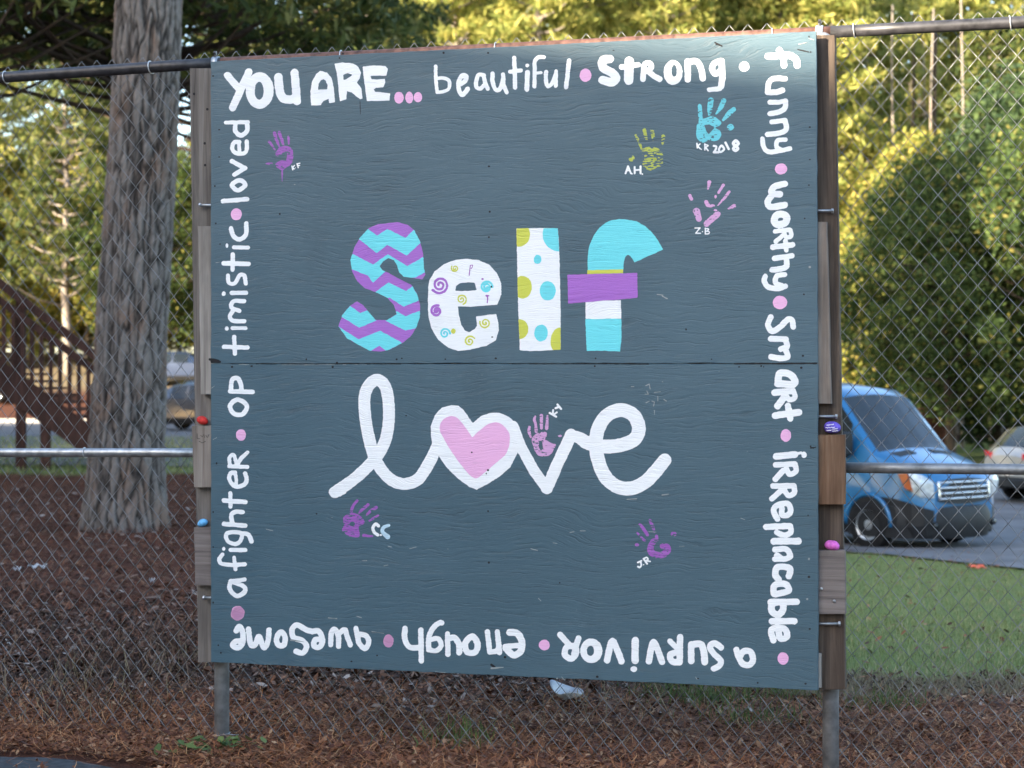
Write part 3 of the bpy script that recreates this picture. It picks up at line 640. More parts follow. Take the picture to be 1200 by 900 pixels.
M['st_grey']=simple('pale_teal_stone',(.38,.55,.55),.6)
e=stone('painted_stone',975.5,501.5,.0315,.019,.025,M['st_purple'],'violet stone with white scribbled lines on the upper right block')
mb=MB()
for (x0,x1,zz) in ((-.021,-.006,.010),(-.004,.006,.012),(-.024,.010,.001),(.0,.02,-.004),(-.020,-.003,-.010),(.001,.022,-.012)):
    n_=8; pts=[]
    for i in range(n_+1):
        x=x0+(x1-x0)*i/n_; z=zz+.0016*math.sin(i*2.6)+.002*(i/n_); y=-.019*math.sqrt(max(0,1-(x/.0315)**2-(z/.026)**2))-.0012; pts.append((x,y,z))
    mb.tube(pts,.0013,5)
mb.obj('white_marks',M['st_white'],e)
stone('painted_stone',975,639.5,.0285,.019,.021,M['st_pink'],'magenta pink stone on the lower right block',tilt=.1,seed=4)
stone('painted_stone',237,493.0,.0245,.018,.0195,M['st_red'],'red stone on the upper left block',tilt=.25,seed=8)
stone('painted_stone',237.5,613,.0225,.017,.0165,M['st_blue'],'light blue stone on the lower left block',tilt=-.3,seed=12)

# ------------------------------------------------------------------ steel posts, rails
PO=.131            # centre of the posts and rails behind the board
def s_of(px,off=PO): return P(px,440,off)[0]
sp=[s_of(260.0),s_of(973.5)]
def steelpost(s,ztop,label=None,lean=0):
    mb=MB(); mb.tube([(s,PO,-.4),(s,PO,.5),(s-lean,PO,ztop)],.0305,24); o=mb.obj('post',M['galv_dull'],FENCE,True,label=label)
    m2=MB(); s-=lean; m2.tube([(s,PO,ztop-.006),(s,PO,ztop+.01),(s,PO,ztop+.022),(s,PO,ztop+.028)],[.0335,.0335,.022,.004],20); m2.obj('post_cap',M['galv'],o,True)
    return o
def zrail(px,y): return P(px,y,PO)[1]
tops=[(0,91),(220,76),(258,73.8),(957,38.6),(1000,36),(1190,26.5)]
tp=[(P(x,y,PO)) for x,y in tops]
def ext(p,q,s): t=(s-p[0])/(q[0]-p[0]); return (s,p[1]+(q[1]-p[1])*t)
def pz(s):   # rail height along the fence
    if s<tp[1][0]: return ext(tp[0],tp[1],s)[1]
    if s>tp[4][0]: return ext(tp[4],tp[5],s)[1]
    for a,b_ in zip(tp[1:],tp[2:]):
        if s<=b_[0]: return ext(a,b_,s)[1]
SMIN,SMAX=-3.6,6.4
def rail(sa,sb,fz,r,mat,label=None):
    mb=MB(); n=14; mb.tube([(sa+(sb-sa)*i/n,PO,fz(sa+(sb-sa)*i/n)) for i in range(n+1)],r,20)
    return mb.obj('rail',M[mat],FENCE,True,label=label)
rail(SMIN,sp[0],pz,.0235,'rail_dark','dark top rail left of the board')
rail(sp[0],sp[1],pz,.0225,'rail_rust','rusty brown top rail above the board')
rail(sp[1],SMAX,pz,.0225,'rail_dark','dark grey top rail right of the board')
ml=[P(0,530.5,PO),P(225,530.5,PO)]; mr=[P(990,548,PO),P(1200,550.2,PO)]
rail(SMIN,sp[0]-.031,lambda s:ext(ml[0],ml[1],s)[1],.0190,'galv','bright galvanised middle rail left of the board')
rail(sp[1]+.031,SMAX,lambda s:ext(mr[0],mr[1],s)[1],.0200,'galv_dull','dull grey middle rail right of the board')
steelpost(sp[0],pz(sp[0])-.024,'left steel post under the board'); steelpost(sp[1],pz(sp[1])-.024,'right steel post under the board',.028)
steelpost(sp[0]-2.9,pz(sp[0]-2.9)-.024); steelpost(sp[1]+2.9,pz(sp[1]+2.9)-.024)
# loop caps carrying the rail, brace bands with a bolt
for (px,mat) in ((253.5,'galv'),(960.5,'tie')):
    s=s_of(px); z=pz(s); mb=MB()
    for ds in (-.014,0,.014):
        pass
    mb.tube([(s-.013,PO,z),(s+.013,PO,z)],.0275,20); o=mb.obj('rail_clamp',M[mat],FENCE,True)
    m2=MB(); m2.tube([(s,PO-.012,z+.024),(s,PO-.012,z+.046)],[.006,.0045],8); m2.tube([(s-.004,PO-.012,z+.040),(s+.006,PO-.012,z+.040)],.009,6); m2.obj('clamp_bolt',M['rail_dark'],o)
# tie wires
def tie(px,y=None,r=.026,top=True,slant=.012):
    s=s_of(px); z=pz(s) if y is None else P(px,y,PO)[1]; mb=MB(); pts=[]
    for i in range(22):
        a=-2.4+i*(5.4/21); pts.append((s-slant*.5+slant*i/21, PO-math.cos(a)*r*1.02, z-math.sin(a)*r))
    mb.tube(pts,.0022,6); mb.obj('tie_wire',M['tie'],FENCE,True)
for px in (7,177,401,582,906,1001,1184): tie(px)
tie(100,530.5,.0215); tie(-150); tie(1320)
s=sp[0]; mb=MB(); zt=P(260,860,PO)[1]
mb.tube([(s+.0325*math.cos(a),PO+.0325*math.sin(a),zt+.004*math.cos(a)) for a in [2*math.pi*i/20 for i in range(20)]],.0016,5,closed=True); mb.tube([(s+.03,PO-.01,zt),(s+.07,PO+.015,zt-.003)],.0016,5)
mb.obj('tie_wire',M['galv'],FENCE,True)

# ------------------------------------------------------------------ chain link fabric: every wire is one zigzag hooked into its neighbours
WX=.0707; HZ=.0840; NW=int((SMAX-SMIN)/(WX/2)); OFFM=PO+.0285
if NW>298: NW=298
rows=2*int(2.86/HZ)+1
jj=np.arange(rows+1)
def zbot(s): return .03
for k in range(NW):
    s0=SMIN+k*WX/2
    pts=[]
    for j in range(rows+1):
        s=s0+((j+k)%2)*WX/2
        zt=pz(min(max(s,SMIN),SMAX))+.0235+.026+(.006*(fbm(s*3,1.1,2)-.5)); z=zt-(rows-j)*HZ/2
        ds=.010*(fbm(s*1.1+4,z*1.3,3,N2)-.5)+.006*(fbm(s*7,z*7,2,N1)-.5); dz=.010*(fbm(s*1.3,z*1.1+9,3,N3)-.5)+.005*(fbm(s*6+5,z*6,2,N2)-.5)
        low=max(0,.35-z); do=.012*(fbm(s*1.7,z*1.5+2,3,N1)-.5)+low*.12*(fbm(s*.9,3,2,N2)-.3)
        pts.append((s+ds,OFFM+do,z+dz,((j+k)%2)))
    V=[];Fq=[];r=.00148
    path=[]
    for j,p in enumerate(pts):
        # rounded bend: one point before, one at, one after; the hook goes front to back
        sgn=-1 if p[3] else 1
        q=Vector(p[:3])
        bf=-.0022 if j%2 else .0022
        if j>0:
            a=Vector(pts[j-1][:3]); d=(q-a).normalized(); path.append(q-d*.006+Vector((0,bf,0)))
        path.append(q+Vector((sgn*.0016,0,0)))
        if j<len(pts)-1:
            a=Vector(pts[j+1][:3]); d=(a-q).normalized(); path.append(q+d*.006+Vector((0,-bf,0)))
    # twisted tip
    path=[p for p in path if p.z>-.12]
    mb=MB(); mb.tube(path,r,4)
    mb.obj('wire',M['wire'],FENCE,True)

# ------------------------------------------------------------------ terrain
def sst(x): x=np.clip(x,0,1); return x*x*(3-2*x)
def hz(X,Y):
    X=np.asarray(X,float); Y=np.asarray(Y,float)
    gr=np.interp(Y,[-400,7.5,16,25.1,36,60,80,110,400],[0,0,-.50,-.975,-1.27,-1.50,-1.38,-1.0,-.5])
    gl=np.interp(Y,[-400,17,30,54,66,72,90,130,400],[0,0,-.05,-.18,-.10,.4,2.5,3.2,4])
    w_=sst((X+3)/7)
    u=.03*(fbm(X*.7,Y*.7,3)-.5)*np.clip((Y-7)/3,0,1)*np.clip((30-Y)/8,0,1)
    return gl*(1-w_)+gr*w_+u
def hz1(x,y): return float(hz(x,y))
def grid(xs,ys,zf,extra=0):
    X,Y=np.meshgrid(xs,ys,indexing='xy'); Z=zf(X,Y)+extra
    v=np.stack([X,Y,Z],-1).reshape(-1,3); nx=len(xs); ny=len(ys)
    i=np.arange(nx-1)[None,:]+nx*np.arange(ny-1)[:,None]
    f=np.stack([i,i+1,i+1+nx,i+nx],-1).reshape(-1,4); return v,f
xs=np.concatenate([np.linspace(-420,-26,18),np.arange(-25,16,.16),np.linspace(17,420,18)])
ys=np.concatenate([np.linspace(-420,0,22),np.linspace(.5,5.5,10),np.arange(5.7,30,.14),np.arange(30.3,95,.6),np.linspace(96,420,20)])
v,f=grid(xs,ys,hz)
# ground material: straw / dead leaf / lawn zones from a real map of where each grows
m,nt,b=newmat('forest_ground',.95,.15)
att=nt.nodes.new('ShaderNodeAttribute'); att.attribute_name='zone'
sp3=nt.nodes.new('ShaderNodeSeparateColor'); nt.links.new(att.outputs['Color'],sp3.inputs[0])
oc=coords(nt); n1=noise(nt,oc,3,6,.7); n2=noise(nt,oc,38,5,.75); n3=noise(nt,oc,.8,3,.5)
straw=mixc(nt,ramp(nt,n1,[(.35,0),(.65,1)]),(.075,.026,.015),(.15,.056,.03)); straw=mixc(nt,ramp(nt,n2,[(.42,0.0),(.62,1.0)]),mixc(nt,.5,straw,(.02,.012,.01)),straw)
dead=mixc(nt,ramp(nt,n2,[(.40,0.0),(.64,1.0)]),(.022,.013,.010),(.13,.068,.042))
lawn=mixc(nt,ramp(nt,n2,[(.3,0.0),(.7,1.0)]),(.10,.14,.038),(.20,.25,.085)); lawn=mixc(nt,ramp(nt,n1,[(.52,0.0),(.75,.6)]),lawn,(.15,.12,.07))
c=mixc(nt,sp3.outputs[1],straw,dead); c=mixc(nt,sp3.outputs[0],c,lawn); c=mixc(nt,sp3.outputs[2],c,(.19,.16,.10))
nt.links.new(c,b.inputs['Base Color']); bump(nt,b,n2,.8,.03)
M['ground']=m
def zones(X,Y):
    j=(fbm(X*1.3,Y*1.3,4,N2)-.5)
    edge=np.interp(X,[-50,0,2.0,3.0,50],[9.1,9.1,9.0,8.9,8.6])+j*1.6     # near edge of the lawn on the right
    R_=sst((Y-edge)/.8)*sst((X-.6)/1.2)
    far=sst((Y-26.8-j*1.5)/1.2)*(X<1)                                       # left: verge before the road
    farR=sst((Y-60)/2)*sst((77-Y)/2)*(X>=1)
    R_=np.maximum(R_*np.where(Y>60,0,1),np.maximum(far*(Y<46),farR))
    D=sst((Y-7.9-j*1.6)/.5)*sst((12.3-Y+j*2)/1.5)*sst((3.2-X)/2)
    far2=sst((Y-74)/4)*(X<0)*.75
    D=np.maximum(D,.75*sst((Y-7.4-j)/.5)*sst((X+1.5)/1))
    T=sst((Y-edge+.75)/.4)*sst((edge+.6-Y)/.6)*sst((X-.4)/1.0)*.9
    T=np.maximum(T,far2)
    return R_,D,T
r_,d_,t_=zones(v[:,0],v[:,1])
go=mesh_obj('ground',v,f,M['ground'],None,True,kind='structure')
ca=go.data.color_attributes.new('zone','FLOAT_COLOR','POINT'); ca.data.foreach_set('color',np.stack([r_,d_,t_,np.ones_like(r_)],-1).astype('f').ravel())

# road: one long sheet following the ground
def road(name,near,far,mat,lift,nu=90,nv=30,x0=-70,x1=60,jag=.0):
    xs=np.linspace(x0,x1,nu*3); V=[]
    for i in range(nv+1):
        t=i/nv; yn=np.interp(xs,*near)+jag*(fbm(xs*2,xs*0+1,3)-.5); yf=np.interp(xs,*far); y=yn+(yf-yn)*t
        V.append(np.stack([xs,y,hz(xs,y)+lift],-1))
    V=np.concatenate(V); n=len(xs); i=np.arange(n-1)[None,:]+n*np.arange(nv)[:,None]
    f=np.stack([i,i+1,i+1+n,i+n],-1).reshape(-1,4); return mesh_obj(name,V,f,mat,None,True,kind='structure')
near=([-70,-11,-6.5,-1,2.5,4.8,5.8,8,20,60],[33,30.5,29.8,28,25.6,23.5,19.9,17.6,13,8]); far=([-70,-8,0,8,60],[62,60,57,55,50])
road('road',near,far,M['asphalt'],.03)
# pale kerb strips: far side of the road (left) and around the island seen above the first verge
mb=MB(); 
def kerb(ptsx,yf,wd,h,label=None):
    xs=np.linspace(*ptsx,60); v=[];f=[]
    for x in xs:
        y=float(np.interp(x,*yf)); z=hz1(x,y)+.03
        v+=[(x,y,z-.1),(x,y,z+h),(x,y+wd,z+h),(x,y+wd,z-.1)]
    for i in range(len(xs)-1):
        for k in range(3): f.append((i*4+k,i*4+4+k,i*4+5+k,i*4+1+k))
    return mesh_obj('kerb',v,f,M['concrete'],None,kind='structure')
M['concrete']=simple('pale_concrete',(.38,.36,.33),.9,.2,0,.2,6,.2,.004)
kerb((-60,3),far,.18,.13); kerb((3.5,60),far,.18,.13)
# near asphalt path bottom left, in front of the fence
xs2=np.linspace(-9,-1.1,90); yb=np.interp(xs2,[-9,-2.15,-1.75,-1.4,-1.1],[7.3,6.93,6.87,6.6,6.1])+.06*(fbm(xs2*5,xs2*0,3)-.5)
V=np.concatenate([np.stack([xs2,np.minimum(yb,7.3)*0+yb-(1-t)*5.5,xs2*0+.012],-1) for t in np.linspace(0,1,12)])
n=len(xs2); i=np.arange(n-1)[None,:]+n*np.arange(11)[:,None]
mesh_obj('asphalt_path',V,np.stack([i,i+1,i+1+n,i+n],-1).reshape(-1,4),M['path'],None,True,kind='structure')

# ------------------------------------------------------------------ litter, straw, grass (uncountable)
def islandmat(name, stops, rough=.85, trans=0.0, spec=.2):
    m,nt,b=newmat(name,rough,spec); g=nt.nodes.new('ShaderNodeNewGeometry'); c=ramp(nt,g.outputs['Random Per Island'],stops,'LINEAR')
    nt.links.new(c,b.inputs['Base Color'])
    if trans:
        t=nt.nodes.new('ShaderNodeBsdfTranslucent'); nt.links.new(c,t.inputs[0]); mx=nt.nodes.new('ShaderNodeMixShader'); mx.inputs[0].default_value=trans
        o=nt.nodes['Material Output']; nt.links.new(b.outputs[0],mx.inputs[1]); nt.links.new(t.outputs[0],mx.inputs[2]); nt.links.new(mx.outputs[0],o.inputs[0])
    return m
M['leaf_dead']=islandmat('dead_leaves',[(0,(.018,.010,.007)),(.5,(.07,.034,.020)),(.82,(.15,.072,.040)),(.95,(.20,.15,.12)),(1,(.42,.37,.33))],.7)
M['leaf_red']=islandmat('russet_leaves',[(0,(.05,.02,.014)),(.5,(.15,.055,.028)),(.85,(.26,.11,.05)),(1,(.42,.26,.15))],.7)
M['straw']=islandmat('pine_straw',[(0,(.08,.026,.012)),(.5,(.24,.083,.032)),(.85,(.42,.165,.06)),(1,(.58,.34,.17))],.7)
M['straw_dark']=islandmat('old_pine_straw',[(0,(.05,.017,.010)),(.5,(.13,.045,.022)),(.9,(.22,.085,.042)),(1,(.38,.24,.15))],.7)
M['grass']=islandmat('lawn_blades',[(0,(.10,.13,.035)),(.45,(.19,.23,.075)),(.8,(.29,.31,.13)),(1,(.46,.38,.22))],.6,.25)
M['weed']=islandmat('weed_leaves',[(0,(.05,.09,.025)),(1,(.14,.18,.05))],.6,.2)
M['scrub']=islandmat('dark_dead_scrub',[(0,(.02,.012,.009)),(.7,(.08,.045,.03)),(1,(.22,.15,.10))],.8)
M['drygrass']=islandmat('dry_grass',[(0,(.10,.075,.045)),(1,(.32,.26,.16))],.8,.2)
def rnd_in(n,x0,x1,y0,y1,dens=None):
    X=rng.uniform(x0,x1,n); Y=rng.uniform(y0,y1,n)
    if dens is not None: k=rng.random(n)<dens(X,Y); X=X[k];Y=Y[k]
    return X,Y
def leaves(name,X,Y,size,mat,label,lift=.012,tilt=.5,cat='leaf litter'):
    n=len(X); a=rng.uniform(0,2*np.pi,n); s=size*rng.uniform(.6,1.5,n); w_=s*rng.uniform(.35,.6,n)
    tx=rng.normal(0,tilt,n); ty=rng.normal(0,tilt,n); cu=rng.uniform(-.5,.9,n)
    # 6 points: tip, l1, r1, l2, r2, base -> two folded halves
    lx=np.array([0,.45,.30,-.0,.30,.45])  # placeholder
    P0=np.array([[-1,0],[-.3,.9],[.45,.7],[1,0],[.45,-.7],[-.3,-.9]])
    x=P0[None,:,0]*s[:,None]; y=P0[None,:,1]*w_[:,None]
    z=np.abs(P0[None,:,1])*w_[:,None]*cu[:,None]+P0[None,:,0]**2*s[:,None]*cu[:,None]*.4
    z=z+x*tx[:,None]*.6+y*ty[:,None]*.6
    ca,sa=np.cos(a)[:,None],np.sin(a)[:,None]
    WX_=X[:,None]+x*ca-y*sa; WY=Y[:,None]+x*sa+y*ca; WZ=hz(X,Y)[:,None]+lift*rng.uniform(.3,1.8,n)[:,None]+z
    v=np.stack([WX_,WY,WZ],-1).reshape(-1,3); b0=6*np.arange(n)[:,None]
    f=np.concatenate([b0+np.array([[0,1,2,3]]),b0+np.array([[0,3,4,5]])],0)
    return mesh_obj(name,v,f,M[mat],None,label=label,cat=cat,kind='stuff')
def needles(name,X,Y,L,wd,mat,label,up=.0,lift=.01,cat='pine straw',z0=None):
    n=len(X); a=rng.uniform(0,2*np.pi,n); l=L*rng.uniform(.5,1.4,n); el=np.abs(rng.normal(0,.25,n)) if not up else rng.normal(up,.3,n)
    dx,dy,dz=np.cos(a)*np.cos(el),np.sin(a)*np.cos(el),np.sin(el); px,py=-np.sin(a)*wd,np.cos(a)*wd
    z=hz(X,Y)+lift*rng.uniform(.2,1.8,n)
    bend=rng.normal(0,.12,n)*l
    A=np.stack([X-px,Y-py,z],-1);B=np.stack([X+px,Y+py,z],-1)
    mx=X+dx*l*.5+px/wd*bend;my=Y+dy*l*.5+py/wd*bend;mz=z+dz*l*.55
    C1=np.stack([mx-px,my-py,mz],-1);C2=np.stack([mx+px,my+py,mz+.0],-1)
    T=np.stack([X+dx*l,Y+dy*l,z+dz*l*(.9 if up else 1)],-1)
    v=np.stack([A,B,C2,C1,T],1).reshape(-1,3); b0=5*np.arange(n)[:,None]
    f=(b0+np.array([[0,1,2,3]])).tolist()+(b0+np.array([[3,2,4]])).tolist()
    return mesh_obj(name,v,f,M[mat],None,label=label,cat=cat,kind='stuff')
seen=lambda X,Y:(np.abs(X)<Y*.36+.6)
dz_=lambda k:(lambda X,Y: seen(X,Y)*np.clip(zones(X,Y)[1]+k,0,1)*(1-zones(X,Y)[0]*.97)*np.clip(1.25-.9*np.clip(X-.6,0,1),0,1))
X,Y=rnd_in(75000,-4.6,4.2,7.3,12.5,dz_(.12)); leaves('leaf_litter',X,Y,.019,'leaf_dead','grey brown dead leaves matted along the foot of the fence',tilt=.7,lift=.02)
X,Y=rnd_in(34000,-3.6,3.4,6.2,8.3,lambda X,Y:(seen(X,Y))*np.where((X<-1.35)&(Y<np.interp(X,[-9,-2.15,-1.75,-1.3],[7.4,6.98,6.94,6.7])),.06,1)*np.clip(1.3-np.clip(Y-7.6,0,9),0,1)); leaves('russet_leaf_litter',X,Y,.0135,'leaf_red','russet fallen leaves strewn below the board and fence',tilt=.6,lift=.02)
X,Y=rnd_in(80000,-3.6,3.4,6.2,8.6,lambda X,Y:(seen(X,Y))*np.where((X<-1.35)&(Y<np.interp(X,[-9,-2.15,-1.75,-1.3],[7.4,6.98,6.94,6.7])),.05,1)*np.clip(1.25-np.clip(Y-7.5,0,9),0.1,1)); needles('pine_straw',X,Y,.085,.0011,'straw','orange brown pine needles lying under the board',lift=.02)
X,Y=rnd_in(110000,-8.5,3,9,27,lambda X,Y:seen(X,Y)*(1-zones(X,Y)[0])*(X<1.5)); needles('old_pine_straw',X,Y,.13,.0022,'straw_dark','red brown pine straw around the big pine trunk',lift=.03)
X,Y=rnd_in(16000,-8.5,1,11,24,lambda X,Y:seen(X,Y)*(1-zones(X,Y)[0])); leaves('scattered_leaves',X,Y,.03,'leaf_dead','scattered dry leaves on the straw around the big pine',tilt=.4,lift=.02)
X,Y=rnd_in(150000,.3,8.5,8.0,25,lambda X,Y:seen(X,Y)*zones(X,Y)[0]*(Y<np.interp(X,*near)-.1)*np.where(Y<13,1,.45)); needles('lawn_grass',X,Y,.045,.0018,'grass','short green lawn grass beyond the fence',up=1.1,cat='grass')
X,Y=rnd_in(50000,.2,5,7.7,10.6,lambda X,Y:seen(X,Y)*zones(X,Y)[2]); needles('dry_grass',X,Y,.06,.0015,'drygrass','straw coloured dry grass at the edge of the lawn',up=.8,cat='grass')
X,Y=rnd_in(40000,-16,0,26,46,lambda X,Y:seen(X,Y)*zones(X,Y)[0]); needles('verge_grass',X,Y,.09,.006,'grass','green grass verge before the road at the left',up=1.1,cat='grass')
X,Y=rnd_in(1500,.5,8.5,8.6,24,lambda X,Y:seen(X,Y)*zones(X,Y)[0]); leaves('fallen_leaves_on_lawn',X,Y,.022,'leaf_red','brown fallen leaves scattered over the lawn beyond the fence',tilt=.4,lift=.04)
X,Y=rnd_in(2200,-3.6,-.6,7.5,10.5,lambda X,Y:seen(X,Y)*(fbm(X*1.6+4,Y*1.6,3)>.50)*np.clip((-X-.9),0,1)); needles('dead_scrub',X,Y,.24,.0022,'scrub','dark dead scrub leaning through the leaves at the lower left of the fence',up=.75,cat='dead scrub')
# dead stalks standing in the leaf bank, weeds at the posts
X,Y=rnd_in(1500,-3.3,3.3,7.4,9.5,lambda X,Y:seen(X,Y)*(fbm(X*2,Y*2,2)>.52)); needles('dead_stalks',X,Y,.20,.0016,'drygrass','thin dead stalks standing in the leaves behind the fence',up=.9,cat='dead stalks')
def tufts(spots,name,mat,label,L,wd,n,cat):
    X=np.concatenate([rng.normal(x,r,n) for x,y,r in spots]);Y=np.concatenate([rng.normal(y,r,n) for x,y,r in spots]); needles(name,X,Y,L,wd,mat,label,up=1.0,cat=cat)
tufts([(Wd(px,d),d,.10) for px,d in ((820,8.1),(850,8.2),(790,8.3),(1040,8.0),(920,8.3),(535,7.2),(880,7.6))],'grass_tufts','weed','small green tufts growing below the right half of the board',.10,.002,150,'grass')
mb=MB()
X,Y=[],[]
for (px,d,r,n) in ((262,7.0,.05,26),(215,6.92,.06,18),(240,6.95,.05,16),(290,7.0,.06,10)):
    for _ in range(n): X.append(Wd(px,d)+random.gauss(0,r)); Y.append(d+random.gauss(0,r*.6))
leaves('weeds',np.array(X),np.array(Y),.024,'weed','small green weeds at the foot of the left steel post',lift=.04,tilt=.5,cat='weeds')
# white foam plate and paper scraps
M['foam']=simple('dirty_white_foam',(.5,.51,.52),.6)
def plate(px,py,d,r):
    e=empty('foam_plate',(Wd(px,d),d,hz1(Wd(px,d),d)+.035),.3,label='crumpled white foam plate lying in the leaves behind the fence',cat='plate')
    v=[];f=[];n=28
    for rr,z in ((0,0),(.55,0),(.75,.012),(1,.03),(1.0,.026),(.74,.008),(.54,-.004)):
        for k in range(n):
            a=2*math.pi*k/n; v.append((rr*r*math.cos(a),rr*r*math.sin(a)*.8,z+.045*max(0,math.cos(a-2.4))*rr+.006*math.sin(3*a)*rr))
    for i in range(6):
        for k in range(n): f.append((i*n+k,i*n+(k+1)%n,(i+1)*n+(k+1)%n,(i+1)*n+k))
    mesh_obj('plate',v,f,M['foam'],e,True)
plate(664,824,8.12,.08)
def scrap(px,py,w_,h_,label,group=None,mat='foam',name='paper_scrap'):
    d=CAMZ*F/(py-HOR); x=Wd(px,d)
    for _ in range(4): d=(CAMZ-hz1(x,d))*F/(py-HOR); x=Wd(px,d)
    v=[];n=7
    for i in range(n):
        for j in range(4): v.append((x-w_/2+w_*i/(n-1),d-h_/2+h_*j/3+.01*math.sin(i*2+j),hz1(x,d)+.04+.015*math.sin(i*1.9+j*1.3)))
    f=[(i*4+j,i*4+j+1,i*4+j+5,i*4+j+4) for i in range(n-1) for j in range(3)]
    v2=[(a,b_,c_-.003) for a,b_,c_ in v]; N=len(v)
    f2=f+[tuple(N+q for q in reversed(t)) for t in f]
    edge=[i*4 for i in range(n)]+[(n-1)*4+1,(n-1)*4+2]+[i*4+3 for i in range(n-1,-1,-1)]+[2,1]
    f2+=[(edge[i],edge[i-1],edge[i-1]+N,edge[i]+N) for i in range(len(edge))]
    mesh_obj(name,v+v2,f2,M[mat],None,label=label,cat='litter',group=group)
scrap(44,669,.13,.10,'larger white paper scrap left of the big pine, on the straw',)
scrap(20,672,.05,.06,'tiny white paper scrap left of the larger scrap')
scrap(178,686,.035,.04,'small bluish white scrap on the straw beside the left upright')
M['orange']=simple('orange_plastic',(.75,.13,.05),.5)
scrap(1144,665,.18,.25,'orange scrap lying at the edge of the road by the van',mat='orange',name='orange_scrap')

# ------------------------------------------------------------------ the big pine
def barkmat(name, lo, hi, patch, scl=1, attr=True):
    m,nt,b=newmat(name,.9,.15)
    v=coords(nt,(9*scl,9*scl,2.6*scl)); n=noise(nt,v,1,6,.7,.3)
    v2=coords(nt,(3.3*scl,3.3*scl,1.6*scl)); n2=noise(nt,v2,1,3,.5)
    n3=noise(nt,coords(nt,(45*scl,45*scl,18*scl)),1,4,.6)
    c=mixc(nt,ramp(nt,n,[(.3,0.0),(.7,1.0)]),lo,hi); c=mixc(nt,ramp(nt,n2,[(.52,0.0),(.66,.65)]),c,patch)
    c=mixc(nt,math_(nt,'MULTIPLY',n3,.5),c,[x*.4 for x in lo])
    if attr:
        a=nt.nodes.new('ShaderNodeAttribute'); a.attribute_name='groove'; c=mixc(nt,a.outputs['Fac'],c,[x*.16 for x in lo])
    nt.links.new(c,b.inputs['Base Color']); bump(nt,b,math_(nt,'ADD',n,n3),.8,.02); return m
M['bark_big']=barkmat('grey_pine_bark',(.15,.128,.115),(.31,.28,.255),(.25,.15,.10))
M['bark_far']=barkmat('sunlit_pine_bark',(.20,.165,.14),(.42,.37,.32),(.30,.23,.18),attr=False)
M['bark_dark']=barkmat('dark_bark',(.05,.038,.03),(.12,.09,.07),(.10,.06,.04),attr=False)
TD=17.25; 
def tx(py): return np.interp(py,[-900,0,200,400,560,590,612],[211,174.5,166.5,153,147,146,146])
def tr(py): return np.interp(py,[-900,0,200,400,520,560,585,605,625],[33,37,38.5,40,42.5,44,45.5,47.5,51])
BT=empty('big_pine_tree',(Wd(146,TD),TD,0),label='big pine with thick grey plated bark standing on the straw left of the board',cat='tree')
nz,na=520,260
rowz=np.linspace(632,-700,nz); th=np.linspace(0,2*np.pi,na,endpoint=False)
PY,TH=np.meshgrid(rowz,th,indexing='ij')
Zw=CAMZ+(HOR-PY)*TD/F; RR=tr(PY)*TD/F; CX=Wd(tx(PY),TD)-Wd(146,TD)
# plated bark: jittered cells, tall and narrow, separated by wavering furrows
u=TH/(2*np.pi); NC=15
def cells(U,V,nu,nv,seed,jit=.85):
    r_=np.random.default_rng(seed).random((nu,2048,2)); U=U%1*nu; iu=np.floor(U).astype(int); iv=np.floor(V).astype(int); d1=np.full(U.shape,9.);d2=np.full(U.shape,9.);idn=np.zeros(U.shape)
    for a in(-1,0,1):
        for b_ in(-1,0,1):
            ci=(iu+a)%nu; cj=(iv+b_)%2048; q=r_[ci,cj]; dd=np.hypot(iu+a+.5+(q[...,0]-.5)*jit-U,iv+b_+.5+(q[...,1]-.5)*jit-V)
            idn=np.where(dd<d1,q[...,0]*7.1+q[...,1],idn); d2=np.where(dd<d1,d1,np.minimum(d2,dd)); d1=np.minimum(d1,dd)
    return d2-d1,idn
wav=.035*(fbm(Zw*2.2,np.sin(TH)*2+3,3,N2)-.5)+.02*(fbm(Zw*7,np.cos(TH)*4+5,2,N3)-.5)
e1,id1=cells(u+wav*.9+.02*(fbm(Zw*1.1,np.sin(TH)*5+8,2,N1)-.5),Zw*2.3+2.0*(fbm(u*30,Zw*1.2,2,N1)-.5),26,0,5,1.2)
e2,id2=cells(u+wav*1.5,Zw*7+.8*(fbm(u*40,Zw*6,2,N2)-.5),58,0,9,1.0)
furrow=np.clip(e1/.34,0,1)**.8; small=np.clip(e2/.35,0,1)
flare=np.clip((PY-560)/60,0,1)
lobes=(.5+.5*np.sin(TH*5+1.0+.6*np.sin(TH*2)))*flare**1.5
R2=RR*(1+.07*lobes)+.032*furrow+.012*small+.012*(id1%1)+.008*fbm(u*60,Zw*14,2,N1)-.034
V=np.stack([CX+R2*np.cos(TH),R2*np.sin(TH)*.95,Zw],-1).reshape(-1,3)
i=na*np.arange(nz-1)[:,None]; k=np.arange(na)[None,:]; k2=(k+1)%na
fq=np.stack([i+k,i+k2,i+na+k2,i+na+k],-1).reshape(-1,4)
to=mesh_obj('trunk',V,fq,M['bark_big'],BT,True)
ga=to.data.attributes.new('groove','FLOAT','POINT'); ga.data.foreach_set('value',np.clip(1.15-furrow*1.05-small*.25,0,1).astype('f').ravel())

